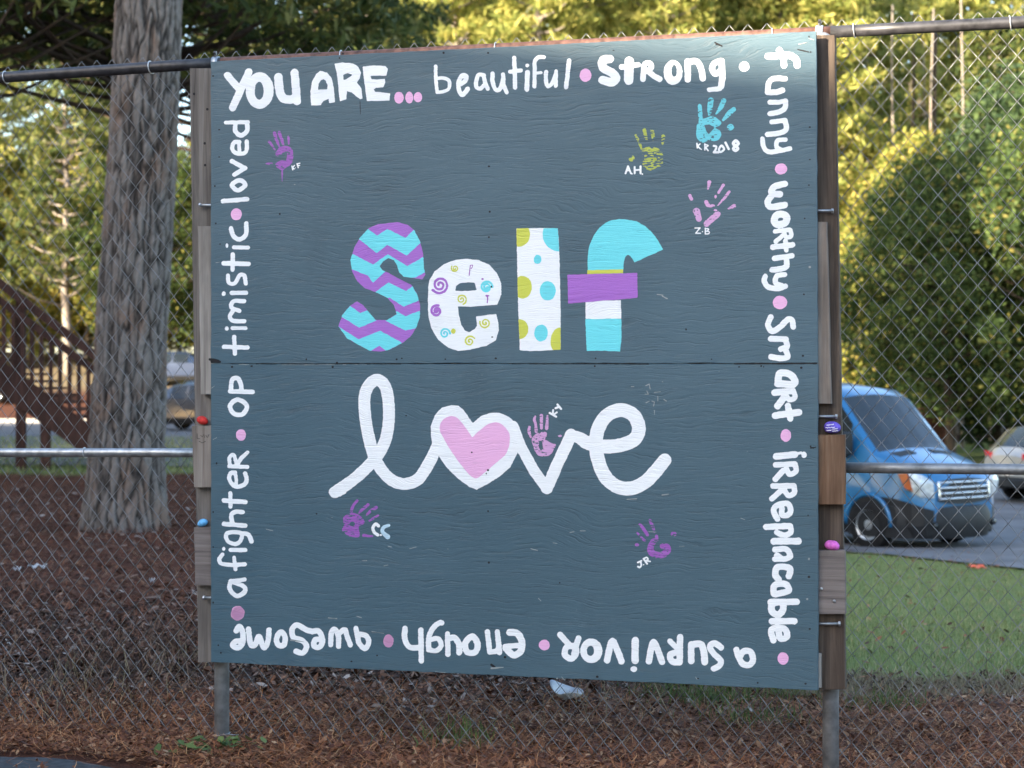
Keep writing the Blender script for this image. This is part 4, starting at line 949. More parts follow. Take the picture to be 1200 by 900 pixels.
# ------------------------------------------------------------------ foliage
def leafmat(name,stops,trans=.4):
    m=islandmat(name,stops,.6,trans); return m
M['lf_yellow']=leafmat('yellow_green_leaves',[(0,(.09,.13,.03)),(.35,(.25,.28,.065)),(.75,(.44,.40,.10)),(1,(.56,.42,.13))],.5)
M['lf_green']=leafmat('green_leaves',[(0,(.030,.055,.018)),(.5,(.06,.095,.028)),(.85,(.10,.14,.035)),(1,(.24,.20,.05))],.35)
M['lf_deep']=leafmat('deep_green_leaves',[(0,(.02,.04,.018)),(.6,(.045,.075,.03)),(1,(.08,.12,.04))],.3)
M['lf_rust']=leafmat('rusty_autumn_leaves',[(0,(.18,.13,.04)),(.5,(.36,.22,.07)),(1,(.50,.30,.12))],.5)
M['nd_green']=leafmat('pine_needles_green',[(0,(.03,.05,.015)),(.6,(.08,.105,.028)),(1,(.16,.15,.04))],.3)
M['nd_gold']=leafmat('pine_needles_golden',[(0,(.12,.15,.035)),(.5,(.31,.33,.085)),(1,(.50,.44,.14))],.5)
def crown_quads(cen,rad,nl,size,seed,asp=.6,flat=1.0):
    """cen (n,3) clump centres, rad (n,), nl leaves per clump -> leaf quads"""
    g=np.random.default_rng(seed); n=len(cen); N=n*nl
    d=g.normal(size=(N,3)); d/=np.linalg.norm(d,axis=1)[:,None]; rr=g.random(N)**.45
    c=np.repeat(cen,nl,0)+d*(np.repeat(rad,nl)*rr)[:,None]*np.array([1,1,flat])
    a=g.normal(size=(N,3)); a/=np.linalg.norm(a,axis=1)[:,None]; b_=np.cross(a,g.normal(size=(N,3))); b_/=np.linalg.norm(b_,axis=1)[:,None]
    s=(size*g.uniform(.6,1.4,N))[:,None]; a=a*s; b_=b_*s*asp
    v=np.stack([c-a,c+b_*.9,c+a,c-b_*.9],1).reshape(-1,3); f=4*np.arange(N)[:,None]+np.array([[0,1,2,3]]); return v,f
def treemesh(kind,seed,H,cr,base,nclump,nl,size,crad,lean=0.0,tr0=.16):
    g=np.random.default_rng(seed)
    limbs=MB(); top=Vector((lean*H,0,H))
    n=9; pts=[(lean*H*(i/n)**1.3+.12*math.sin(i*1.7+seed),.12*math.cos(i*1.3+seed),H*.96*i/n-(.4 if i==0 else 0)) for i in range(n+1)]
    limbs.tube(pts,[tr0*(1-.85*i/n) for i in range(n+1)],9)
    cen=[];rad=[]
    for i in range(nclump):
        t=(i+.5)/nclump
        if kind=='pine':
            z=base+(H-base)*t; R_=cr*(1-.75*t**1.4)*(.45+.55*g.random()); 
        else:
            z=base+(H-base)*t; R_=cr*math.sin(math.pi*min(.97,.12+.86*t))**.6*(.35+.65*g.random()**.6)
        a=i*2.39996+g.normal(0,.4); cx=lean*z+R_*math.cos(a); cy=R_*math.sin(a)
        cen.append((cx,cy,z+(.0 if kind=='pine' else g.normal(0,.3)))); rad.append(crad*g.uniform(.6,1.3))
        if i%2==0 or kind=='pine':
            b0=Vector((lean*z*.9,0,max(.5,z-R_*.35))); e_=Vector((cx,cy,z)); md=(b0+e_)/2+Vector((0,0,-.08*R_))
            limbs.tube([b0,md,e_],[.045*tr0/.16,.03*tr0/.16,.008],5)
    cen=np.array(cen);rad=np.array(rad)
    return limbs,crown_quads(cen,rad,nl,size,seed,asp=.27 if kind=='pine' else .6,flat=.55 if kind=='pine' else .9)
PROTO={}
def make_proto(key,mat_t,mat_c,**k):
    l,(v,f)=treemesh(**k)
    e=empty('tree'); a=l.obj('trunk',M[mat_t],e,True); b_=mesh_obj('crown',v,f,M[mat_c],e); PROTO[key]=(e,a,b_)
make_proto('ly1','bark_far','lf_yellow',kind='broad',seed=11,H=12,cr=3.4,base=1.6,nclump=170,nl=130,size=.105,crad=.85)
make_proto('ly2','bark_far','lf_yellow',kind='broad',seed=12,H=9.5,cr=3.0,base=.8,nclump=150,nl=130,size=.10,crad=.8,lean=.05)
make_proto('lr','bark_far','lf_rust',kind='broad',seed=13,H=8,cr=2.4,base=.7,nclump=90,nl=80,size=.11,crad=.7)
make_proto('lg','bark_dark','lf_green',kind='broad',seed=14,H=9,cr=3.3,base=2.2,nclump=190,nl=190,size=.075,crad=.75)
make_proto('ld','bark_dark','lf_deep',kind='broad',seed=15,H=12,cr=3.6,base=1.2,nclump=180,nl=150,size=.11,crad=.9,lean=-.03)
make_proto('pg','bark_far','nd_gold',kind='pine',seed=16,H=22,cr=3.2,base=6.0,nclump=120,nl=110,size=.22,crad=.9,tr0=.22)
make_proto('pn','bark_far','nd_green',kind='pine',seed=17,H=21,cr=3.6,base=4.5,nclump=130,nl=110,size=.22,crad=.95,tr0=.24)
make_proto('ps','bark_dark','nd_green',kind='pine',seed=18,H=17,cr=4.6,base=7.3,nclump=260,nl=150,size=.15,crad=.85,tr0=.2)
used=set(); NAMES=dict(ly1='yellow_leaved_tree',ly2='yellow_leaved_tree',lr='rusty_leaved_tree',lg='green_leafy_tree',ld='dark_green_tree',pg='golden_pine_tree',pn='pine_tree',ps='shaded_pine_tree')
def place(key,x,y,s,rz,label,group,dz=0):
    e,a,b_=PROTO[key]
    if key not in used: used.add(key); r=e; r.name=NAMES[key]
    else:
        r=e.copy(); C.objects.link(r); r.name=NAMES[key]
        for ch in (a,b_): c=ch.copy(); C.objects.link(c); c.parent=r
    r.location=(x,y,hz1(x,y)+dz); r.rotation_euler=(0,0,rz); r.scale=(s,s,s)
    tag(r,label,'tree',group); return r
def vis(px,d): return (Wd(px,d),d)
G_='trees of the wood beyond the road'
# left wood (behind stairs and the big pine), sunlit
rr=random.Random(5)
BK=lambda px:'left of the board' if px<240 else 'above the left half of the board' if px<600 else 'above the right half of the board' if px<960 else 'right of the board'
def wood(keys,px0,px1,d0,d1,n,lab,s0=.85,s1=1.15):
    for i in range(n):
        px=px0+(px1-px0)*(i+.5+rr.uniform(-.35,.35))/n; d=rr.uniform(d0,d1); k=keys[i%len(keys)]; x,y=vis(px,d)
        place(k,x,y,rr.uniform(s0,s1),rr.uniform(0,6.28),lab[k].replace('behind the fence',BK(px)),'trees of the wood %s, %s'%(BK(px),k_group[k]))
k_group=dict(ly1='yellow',ly2='yellow',lr='rusty',lg='green',ld='dark green',pg='golden pines',pn='pines',ps='shaded pines')
LB=dict(ly1='tall yellow green broadleaf tree in the sunlit wood behind the fence',ly2='tall yellow green broadleaf tree in the sunlit wood behind the fence',lr='small rusty orange tree in the sunlit wood behind the fence',
 lg='green leafy tree in the wood behind the fence',ld='dark green tree in the wood behind the fence',pg='tall pine with golden needles in the sunlit wood behind the fence',pn='tall green pine in the sunlit wood behind the fence',ps='shaded pine')
wood(['ly2','pg','lg','lr','ly1','pn'],-260,520,80,108,26,LB)
wood(['pg','ly1','ly2'],-300,620,100,125,20,LB)
wood(['pg','ly1','pg','ly2'],380,1050,70,92,28,LB,.95,1.25)
wood(['pg','ly1','pg','ly1'],560,1420,92,118,28,LB,1.05,1.4)
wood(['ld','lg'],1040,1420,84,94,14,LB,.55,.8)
wood(['ly2','ly1','lg','ly2','lr'],-280,560,86,112,26,LB,.8,1.1)
wood(['ly1','ly2','pg'],930,1420,98,128,22,LB,1.0,1.3)
wood(['ly1','pg','ly1'],380,1000,100,125,16,LB,1.1,1.35)
wood(['ly2','ly1'],985,1090,72,80,4,LB,.7,.9)
# large green tree right, in front of the wood
place('lg',*vis(1110,58),1.12,1.0,'big green leafy tree right of the board, above the blue van','green trees right of the board')
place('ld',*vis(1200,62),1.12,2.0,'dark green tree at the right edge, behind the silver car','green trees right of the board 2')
place('lg',*vis(1265,55),1.25,3.0,'green leafy tree just beyond the right edge of the picture','green trees right of the board')
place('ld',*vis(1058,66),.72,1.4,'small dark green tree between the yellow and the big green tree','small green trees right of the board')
place('lg',*vis(1165,64),1.25,.4,'green tree rising between the two big green trees','green trees right of the board')
place('ly2',*vis(1015,66),.85,3.3,'yellow green tree close beside the right upright of the board','yellow trees right of the board')
place('ly1',*vis(1075,74),1.05,3.9,'taller yellow green tree rising behind the big green tree','yellow trees right of the board')
place('ly1',*vis(1010,80),1.15,.9,'tall yellow green tree rising right of the upright','yellow trees right of the board')
place('pn',*vis(1165,72),.85,.9,'green pine rising over the right side of the wood','pines right of the board')
place('pn',*vis(1235,68),.85,1.9,'green pine at the right edge of the wood','pines right of the board')
place('pg',*vis(1118,84),.8,1.9,'golden pine over the big green tree','pines right of the board')
# shaded pines whose boughs hang into the top left
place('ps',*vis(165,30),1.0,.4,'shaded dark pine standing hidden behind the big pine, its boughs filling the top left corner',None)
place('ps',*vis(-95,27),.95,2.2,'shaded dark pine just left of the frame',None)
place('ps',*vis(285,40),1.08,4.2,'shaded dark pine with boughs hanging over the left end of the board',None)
# unseen trees added to shade the place: left of and behind the camera
sdx,sdy=SUN_DIR.x,SUN_DIR.y; pxx,pyy=-sdy,sdx   # perpendicular
QX,QY=sdy,-sdx          # lateral axis, pointing away from the camera side
for i,(al,pe,k,s) in enumerate([(22,7.2,'ld',1.15),(24,11,'ld',1.3),(27,16,'ld',1.4),(26,20.5,'lg',1.7),(34,8,'ld',1.7),(36,13,'ld',1.7),(38,18.5,'ld',1.7),(40,25,'ld',1.7),(46,7.5,'ld',2.0),(48,13,'ld',2.0),(30,-12,'ld',1.2)]+[(-1,0,'ld',1.0)]*0):
    place(k,sdx*al+QX*pe,6.8+sdy*al+QY*pe,s,i*1.3,'unseen tree added out of frame left of the sign for its shade','added shade trees left of the sign')
# unseen building, added so its roof ridge shades the board below its top
def add_shade_building():
    L0=30.0; tanv=math.tan(SUN_EL); zr=2.87+L0*tanv
    SL=(.325*((PL-Vector((PR.x,PR.y,0))).x*sdx+(PL-PR).y*sdy)-.42)/.325/((PL-PR).x*QX+(PL-PR).y*QY); A=Vector((sdx*(L0+SL*-9)+QX*-9, 6.8+sdy*(L0+SL*-9)+QY*-9)); B=Vector((sdx*(L0+SL*5.2)+QX*5.2, 6.8+sdy*(L0+SL*5.2)+QY*5.2))
    d=(B-A).normalized(); nrm=Vector((-d.y,d.x)); Lg=(B-A).length; an=math.atan2(d.y,d.x)
    E=empty('added_shade_building',(A.x,A.y,0),an,label='unseen gabled brick building added out of frame on the left to shade the board',cat='building')
    M['brick']=simple('red_brick_wall',(.26,.12,.085),.9,.2,0,.3,30,.4,.01); M['roof']=simple('grey_roof_shingles',(.09,.09,.095),.9,.2,0,.3,20)
    ze=zr-2.2; hw=4.5; mb=MB(); mb.add([(0,-hw,-.3),(Lg,-hw,-.3),(Lg,hw,-.3),(0,hw,-.3),(0,-hw,ze),(Lg,-hw,ze),(Lg,hw,ze),(0,hw,ze),(0,0,zr-.12),(Lg,0,zr-.12)],[(0,1,5,4),(2,3,7,6),(1,2,6,9,5),(3,0,4,8,7),(0,3,2,1)]); mb.obj('wall',M['brick'],E)
    mb=MB(); k=(zr-ze)/hw; e=.5
    v=[(-e,-hw-e,ze-k*e),(Lg+e,-hw-e,ze-k*e),(Lg+e,0,zr),(-e,0,zr),(-e,hw+e,ze-k*e),(Lg+e,hw+e,ze-k*e)]; v+=[(a,b_,c-.12) for a,b_,c in v]
    mb.add(v,[(0,1,2,3),(3,2,5,4),(7,6,9,8),(8,9,10,11),(0,6,7,1),(4,5,11,10),(1,7,8,2),(2,8,11,5),(0,3,9,6),(3,4,10,9)]); mb.obj('roof',M['roof'],E)
    for i in range(6):
        for j in range(3):
            for sg in (-1,1):
                x=1.2+i*(Lg-3.6)/5; z=1.0+j*2.7
                if z+1.4>ze: continue
                mb=MB(); mb.box(x,x+1.2,sg*hw-.03,sg*hw+.03,z,z+1.4); w_=mb.obj('window',M['concrete'],E)
                mb=MB(); mb.box(x+.08,x+1.12,sg*hw-.045,sg*hw+.045,z+.08,z+1.32); mb.obj('pane',M['glassb'],w_)
M['glassb']=simple('window_pane',(.03,.035,.04),.1,.8)
add_shade_building()
for i,(x,y,k_,s_) in enumerate([(-28,30,'ld',1.3),(-25,37,'ld',1.25),(-33,27,'lg',1.7),(-31,38,'ld',1.4),(-21,15,'ld',1.2),(-26,20,'ld',1.3),(-36,34,'ld',1.5)]): place(k_,x,y,s_,i*2.1,'unseen tree added out of frame beside the staircase for its shade','added shade trees beside the staircase')  # unseen trees added to shade the staircase, road and parked cars
for i in range(15):  # unseen tree belt, added for the board's gloss to reflect
    a=R(-175+i*16); D_=46
    if i<15: place('ld' if i%2 else 'lg',math.sin(R(150+i*6.5))*D_,math.cos(R(150+i*6.5))*D_,.75,i,'unseen belt tree added behind the camera for reflections','added tree belt behind the camera')
# slender sunlit trunks
TRL=[(62,338,100),(1127,60,78),(1047,95,84),(430,10,90)]
def thin(px,ytop,d,r,label,mat='bark_far'):
    x=Wd(px,d); e=empty('slender_tree',(x,d,hz1(x,d)),label=label,cat='tree',group='slender sunlit trunks'); H=19 if px>300 else 9
    mb=MB(); mb.tube([(.07*math.sin(i*.8+px),.04*math.sin(i),H*i/10-.3*(i==0)) for i in range(11)],[r*(1-.06*i) for i in range(11)],9); mb.obj('trunk',M[mat],e,True)
    return e
for px,yt,d in TRL: thin(px,yt,d*.9,rr.uniform(.06,.09),'slender bare sunlit trunk in the wood behind the fence')
for i in range(26):
    px=rr.uniform(1040,1320); d=rr.uniform(76,90); thin(px,0,d,rr.uniform(.08,.14),'slender bare trunk in the dark wood at the right','bark_far' if i%3==0 else 'bark_dark')
for i in range(3): thin(rr.uniform(-60,320),0,rr.uniform(84,100),rr.uniform(.06,.10),'slender bare sunlit trunk in the wood behind the fence')

# ------------------------------------------------------------------ wooden staircase on the left
SD=28.6
def SW(px,py,d=SD): return (Wd(px,d),d,CAMZ+(HOR-py)*d/F)
ST=empty('outdoor_staircase',(Wd(60,SD),SD,0),label='dark red brown outdoor wooden staircase descending behind the fence at the left',cat='staircase')
ox_,oy_=Wd(60,SD),SD
def L_(p): return (p[0]-ox_,p[1]-oy_,p[2])
def beam(name,p,q,hh,tt,lab=None):
    """sloping board between two points, height hh (vertical), thickness tt (depth)"""
    p=L_(p);q=L_(q); v=[]
    for a in (p,q):
        v+=[(a[0],a[1]-tt/2,a[2]-hh/2),(a[0],a[1]+tt/2,a[2]-hh/2),(a[0],a[1]+tt/2,a[2]+hh/2),(a[0],a[1]-tt/2,a[2]+hh/2)]
    return mesh_obj(name,v,[(0,1,5,4),(1,2,6,5),(2,3,7,6),(3,0,4,7),(3,2,1,0),(4,5,6,7)],M['stair'],ST,label=lab)
sl_=lambda y0,y1:(lambda px:y0+(y1-y0)*(px-0)/112)
top=sl_(332,417); low=sl_(352,435); str_=sl_(433,514)
PX0,PX1=-170,128
for dd in (SD,SD+1.25):
    beam('handrail',SW(PX0,top(PX0),dd),SW(PX1,top(PX1),dd),.17,.12)
    beam('lower_rail',SW(PX0,low(PX0),dd),SW(PX1,low(PX1),dd),.15,.06)
    beam('stringer',SW(PX0,str_(PX0)+8,dd),SW(PX1,str_(PX1)+8,dd),.55,.05)
    for i in range(27):
        px=PX0+10+i*11; a=SW(px,low(px),dd); b_=SW(px,str_(px)-10,dd); mb=MB(); mb.box(a[0]-ox_-.032,a[0]-ox_+.032,dd-oy_-.045,dd-oy_-.01,b_[2],a[2]); mb.obj('baluster',M['stair'],ST)
    for px in (-120,-45,23,52,118):
        zt=SW(px,top(px),dd)[2]; x=Wd(px,dd)-ox_
        if px==52: zt=SW(px,str_(px),dd)[2]
        mb=MB(); mb.box(x-.075,x+.075,dd-oy_+.027,dd-oy_+.13,-.3,zt-.02); mb.obj('post',M['stair'],ST)
for i in range(26):
    px=PX0+i*11.5; p=SW(px,str_(px)-6); q=SW(px+9.5,str_(px)-6); mb=MB(); mb.box(p[0]-ox_,p[0]-ox_+.27,.03,1.22,p[2]-.04,p[2]); mb.obj('tread',M['stair'],ST)

# wooden kiosk box right of the van
kx,ky=Wd(1098,62),62; kz=hz1(kx,ky)
KB=empty('wooden_bin_enclosure',(kx,ky,kz),.2,label='dark brown wooden box with a grey post beyond the blue van',cat='enclosure')
for i in range(6):
    mb=MB(); mb.box(-.55+i*.185,-.55+i*.185+.17,0,.04,.05,1.75-.01*(i%2)); mb.obj('board',M['stair'],KB)
mb=MB(); mb.box(-.55,.56,.05,.8,.05,1.7); mb.obj('body',M['stair'],KB); mb=MB(); mb.box(.58,.72,-.05,.09,-.2,1.8); mb.obj('post',M['wood_grey'],KB)
mb=MB(); mb.box(-.62,.62,-.08,.9,1.77,1.83); mb.obj('lid',M['stair'],KB)

# ------------------------------------------------------------------ vehicles
def carpaint(name,col,metal=.3,rough=.28):
    m,nt,b=newmat(name,rough,.5,metal); v=coords(nt); n=noise(nt,v,3,4)
    c=mixc(nt,ramp(nt,n,[(.45,0.0),(.8,.25)]),col,[x*.8+.02 for x in col]); nt.links.new(c,b.inputs['Base Color'])
    nt.links.new(math_(nt,'ADD',math_(nt,'MULTIPLY',n,.12),rough-.05),b.inputs['Roughness'])
    b.inputs['Coat Weight'].default_value=.6; b.inputs['Coat Roughness'].default_value=.08; return m
M['van']=carpaint('blue_van_paint',(.012,.135,.31),.15,.3)
M['silver']=carpaint('silver_car_paint',(.40,.39,.37),.6,.3)
M['silver2']=carpaint('pale_silver_car_paint',(.06,.065,.08),.3,.3)
M['midblue']=carpaint('dull_blue_car_paint',(.015,.03,.07),.1,.45)
M['navy']=carpaint('dark_blue_car_paint',(.012,.035,.085),.3,.25)
M['blackcar']=carpaint('black_car_paint',(.01,.012,.018),.3,.25)
M['glass']=simple('dark_car_glass',(.012,.016,.018),.06,.5,0,.2,2)
M['plastic']=simple('black_bumper_plastic',(.011,.012,.014),.6,.4,0,.3,10,.2,.002)
M['tyre']=simple('tyre_rubber',(.013,.013,.014),.85,.2,0,.3,20,.3,.003)
M['rim']=simple('silver_wheel_rim',(.42,.44,.46),.35,.5,.7,.2,9)
M['chrome']=simple('chrome_trim',(.75,.77,.80),.18,.6,.85,.05,9)
M['lamp']=simple('clear_headlamp',(.50,.55,.58),.12,.9,.2,.35,14)
M['amber']=simple('amber_lens',(.30,.075,.025),.2,.7)
M['redlamp']=simple('red_tail_lens',(.55,.015,.02),.2,.7)
M['plate']=simple('number_plate',(.6,.6,.6),.5)
def wheel(parent,x,y,r,wd,side,mat='rim'):
    e=MB(); n=28
    prof=[(wd*.5,.62*r),(wd*.5,.93*r),(wd*.38,r),(-wd*.38,r),(-wd*.5,.93*r),(-wd*.5,.55*r)]
    v=[];f=[]
    for (w_,rr_) in prof:
        for k in range(n): a=2*math.pi*k/n; v.append((x+rr_*math.cos(a),y+side*w_,r+rr_*math.sin(a)))
    for i in range(len(prof)-1):
        for k in range(n): f.append((i*n+k,i*n+(k+1)%n,(i+1)*n+(k+1)%n,(i+1)*n+k))
    t=mesh_obj('tyre',v,f,M['tyre'],parent,True)
    prof=[(wd*.50,.66*r),(wd*.46,.62*r),(wd*.30,.52*r),(wd*.34,.30*r),(wd*.42,.20*r),(wd*.46,.10*r),(wd*.46,0.001)]
    v=[];f=[]
    for (w_,rr_) in prof:
        for k in range(n): a=2*math.pi*k/n; v.append((x+rr_*math.cos(a),y+side*w_,r+rr_*math.sin(a)))
    for i in range(len(prof)-1):
        for k in range(n): f.append((i*n+k,i*n+(k+1)%n,(i+1)*n+(k+1)%n,(i+1)*n+k))
    rm=mesh_obj('rim',v,f,M[mat],t,True)
    h=MB()
    for k in range(12):
        a=2*math.pi*k/12+.2; c=(x+.43*r*math.cos(a),r+.43*r*math.sin(a)); h.tube([(c[0],y+side*wd*.30,c[1]),(c[0],y+side*wd*.345,c[1])],.055*r,8)
    h.obj('rim_holes',M['tyre'],t)
def vehicle(name,label,cat,spec,paint_,group=None):
    """stations: x (0 front .. length), hw, zl, zm, zb, zr, wr, side_glass, top_glass. Vehicle faces -x in its own frame."""
    E=empty(name,label=label,cat=cat,group=group); S_=spec['st']; ring=[]
    for s in S_:
        x,w_,zl,zm,zb,zr,wr=s[:7]
        ring.append([(x,w_*.93,zl),(x,w_,zl+.16),(x,w_*1.0,zm),(x,w_-.025,zb),(x,wr,zr-.05),(x,wr-.10,zr),(x,wr*.45,zr+.035),(x,0,zr+.045)])
    # split faces into body / glass / cladding meshes
    out_={'body':([],[]),'window':([],[]),'windshield':([],[]),'lower_cladding':([],[])}
    nr=8
    def addq(key,q): V_,F_=out_[key]; n=len(V_); V_+=q; F_.append(tuple(n+i for i in range(len(q))))
    # smooth-ish: subdivide stations by catmull over x
    for sgn in (1,-1):
        for i in range(len(S_)-1):
            for j in range(nr-1):
                a,b_,c_,d=ring[i][j],ring[i][j+1],ring[i+1][j+1],ring[i+1][j]
                q=[(p[0],p[1]*sgn,p[2]) for p in (a,b_,c_,d)]
                if sgn<0: q=q[::-1]
                fl=S_[i]; key='body'
                if j==0 or (j==1 and spec.get('clad')): key='lower_cladding' if j==0 or i<=3 else 'body'
                if j==3 and fl[7]: key='window'
                if j>=5 and fl[8]: key='windshield' 
                if j==4 and fl[8]: key='body'
                addq(key,q)
        # caps
    for idx,flip in ((0,1),(len(S_)-1,0)):
        for j in range(nr-1):
            a,b_=ring[idx][j],ring[idx][j+1]; q=[a,b_,(b_[0],-b_[1],b_[2]),(a[0],-a[1],a[2])]
            addq('body' if j>0 else 'lower_cladding',q if flip else q[::-1])
    for key,(V_,F_) in out_.items():
        if not F_: continue
        # weld
        d={};vv=[];ff=[]
        for f_ in F_:
            g=[]
            for i in f_:
                k=tuple(round(c,4) for c in V_[i]); 
                if k not in d: d[k]=len(vv); vv.append(k)
                g.append(d[k])
            g2=[g[i] for i in range(len(g)) if g[i]!=g[i-1]]
            if len(set(g2))>=3: ff.append(tuple(g2))
        if key in('window','windshield'):
            left=list(ff)
            while left:
                grp=[left.pop(0)]; vs=set(grp[0]); ch=True
                while ch:
                    ch=False
                    for q in list(left):
                        if vs&set(q): grp.append(q); vs|=set(q); left.remove(q); ch=True
                ids=sorted(vs); mp={a:i for i,a in enumerate(ids)}
                mesh_obj(key,[vv[i] for i in ids],[tuple(mp[i] for i in q) for q in grp],M['glass'],E)
            continue
        mt={'body':paint_,'window':M['glass'],'windshield':M['glass'],'lower_cladding':M['plastic']}[key]
        o=mesh_obj(key,vv,ff,mt,E)
        if key=='body': o.data.polygons.foreach_set('use_smooth',[True]*len(o.data.polygons)); o.data.set_sharp_from_angle(angle=R(28))
    W_=spec['w']; r=spec['r']
    for x in spec['axles']:
        for sg in (1,-1):
            mb=MB(); n=26; v=[(x,sg*(W_-.30),r)]+[(x+(r+.075)*math.cos(2*math.pi*k/n),sg*(W_+.004),r+.02+(r+.075)*math.sin(2*math.pi*k/n)) for k in range(n)]
            # dark wheel well: a short drum let into the body side
            v=[(x+(r+.07)*math.cos(2*math.pi*k/n),sg*(W_+.006),max(spec['st'][2][2]-.02,r+.02+(r+.07)*math.sin(2*math.pi*k/n))) for k in range(n)]; v2=[(p[0],sg*(W_-.25),p[2]) for p in v]
            mesh_obj('wheel_well',v+v2,[tuple(range(n))]+[(k,(k+1)%n,n+(k+1)%n,n+k) for k in range(n)],M['plastic'],E)
            wheel(E,x,sg*(W_-.085),r,.22,sg)
    return E
# ---- the blue van
st=[ # x    hw   zl   zm   zb    zr    wr   side top
 (0.00, .66,.30,.62, .86, .98,.60,0,0),
 (0.07, .80,.24,.66, .95,1.10,.72,0,0),
 (0.22, .90,.22,.72,1.05,1.20,.80,0,0),
 (0.50, .955,.22,.78,1.16,1.30,.86,0,0),
 (0.95, .975,.22,.80,1.28,1.44,.88,0,1),
 (1.02, .98,.22,.80,1.30,1.50,.88,0,1),
 (1.40, .985,.22,.80,1.34,1.90,.85,1,1),
 (1.72, .99,.22,.80,1.36,2.24,.82,1,0),
 (1.92, .99,.22,.80,1.36,2.34,.82,1,0),
 (2.60, .99,.22,.80,1.36,2.42,.82,0,0),
 (2.72, .99,.22,.80,1.36,2.43,.82,0,0),
 (4.30, .99,.22,.80,1.36,2.44,.82,0,0),
 (5.70, .98,.22,.80,1.36,2.38,.80,0,0),
 (5.85, .95,.26,.80,1.36,2.30,.78,0,0)]
VAN=vehicle('blue_van','bright blue delivery van with chrome slatted grille parked facing the camera right of the board','van',dict(st=st,w=.98,r=.365,axles=(.98,4.65),clad=.45),M['van'])
# nose details, van frame: front at x=0 facing -x
def patch(name,pts,mat,parent,th=.012,n=(-1,0,0)):
    v=[tuple(p) for p in pts]; k=len(v); v2=[(p[0]-n[0]*th,p[1]-n[1]*th,p[2]-n[2]*th) for p in v]
    return mesh_obj(name,v+v2,[tuple(range(k)),tuple(range(2*k-1,k-1,-1))]+[(i,(i+1)%k,k+(i+1)%k,k+i) for i in range(k)],M[mat] if isinstance(mat,str) else mat,parent)
# grille: black recess with chrome bars following the curved nose
def nosex(y): return -.035+.028*(abs(y)/.62)**2.6
gv=[];gf=[];N_=14
zt=lambda y:1.07-.04*(abs(y)/.58)**2; zb_=lambda y:.70+.05*(abs(y)/.58)**2
for i in range(N_+1):
    y=-.58+1.16*i/N_; gv+=[(nosex(y)-.012,y,zb_(y)),(nosex(y)+.04,y,zt(y)),(nosex(y)+.12,y,zt(y)),(nosex(y)+.12,y,zb_(y))]
for i in range(N_):
    for k in range(4): gf.append((i*4+k,i*4+4+k,i*4+4+(k+1)%4,i*4+(k+1)%4))
gf+=[(3,2,1,0),tuple(N_*4+k for k in range(4))]
GR=mesh_obj('grille',gv,gf,M['plastic'],VAN)
for k in range(4):
    zz=.785+k*.078; pts=[(nosex(y)-.022+(zz-.72)*.13,y,zz) for y in np.linspace(-.55,.55,13)]; mb=MB(); mb.tube(pts,.0145,6); mb.obj('grille_bar',M['chrome'],GR,True)
for sg in (1,-1):
    pts=[(nosex(sg*.57)-.015+(z-.72)*.10,sg*(.57),z) for z in np.linspace(.76,1.04,5)]; mb=MB(); mb.tube(pts,.02,6); mb.obj('grille_bar',M['chrome'],GR,True)
    # headlamp wraps round the corner
    hp=[]; A=[(.02,.64,.80),(.03,.65,1.03),(.10,.80,1.13),(.36,.945,1.20),(.44,.958,1.14),(.30,.94,.93),(.10,.84,.82)]
    cx=sum(a[0] for a in A)/7;cy=sum(a[1] for a in A)/7;cz=sum(a[2] for a in A)/7
    V_=[(a[0]-.03,a[1]*sg+.03*sg,a[2]) for a in A]+[(cx-.13,(cy+.08)*sg,cz)]+[(a[0]+.06,a[1]*sg-.05*sg,a[2]) for a in A]
    ff=[(i,(i+1)%7,7) for i in range(7)]+[(i,(i+1)%7,8+(i+1)%7,8+i) for i in range(7)]
    HL=mesh_obj('headlight',V_,ff,M['lamp'],VAN)
    B=[(.28,.955,1.165),(.44,.975,1.15),(.31,.965,.94),(.20,.93,.90)]
    patch('indicator',[(a[0]-.035,(a[1]+.02)*sg,a[2]) for a in B],'amber',HL,.02,(0,sg,0))
    # mirror
    if sg>0:
        mb=MB(); mb.box(1.25,1.42,.0,.20,0,.36,.03); o=mb.obj('mirror',M['plastic'],VAN); o.location=(0,1.02,1.38)
    # hood vents
    patch('hood_vent',[(.72,sg*.20,1.425),(.69,sg*.60,1.385),(.84,sg*.66,1.425),(.86,sg*.22,1.47)],'plastic',VAN,.03,(0,0,1))
# bumper: wide dark lip below the grille
v=[];f=[]
for i in range(17):
    y=-.985+1.97*i/16; x=-.10+.55*(abs(y)/.985)**3.4
    v+=[(x+.03,y,.20),(x-.02,y,.34),(x-.03,y,.52),(x+.03,y,.66),(x+.25,y,.68),(x+.25,y,.20)]
for i in range(16):
    for k in range(6): f.append((i*6+k,i*6+6+k,i*6+6+(k+1)%6,i*6+(k+1)%6))
f+=[tuple(range(5,-1,-1)),tuple(16*6+k for k in range(6))]
BP=mesh_obj('bumper',v,f,M['plastic'],VAN,True); BP.data.set_sharp_from_angle(angle=R(35))
mb=MB(); mb.box(-.085,-.06,-.42,.42,.36,.46); mb.obj('air_slot',M['tyre'],BP)
for sg in (1,-1):
    mb=MB(); mb.tube([(-.05,sg*.66,.40),(.0,sg*.66,.40)],.045,14); mb.obj('fog_lamp',M['glass'],BP,True)
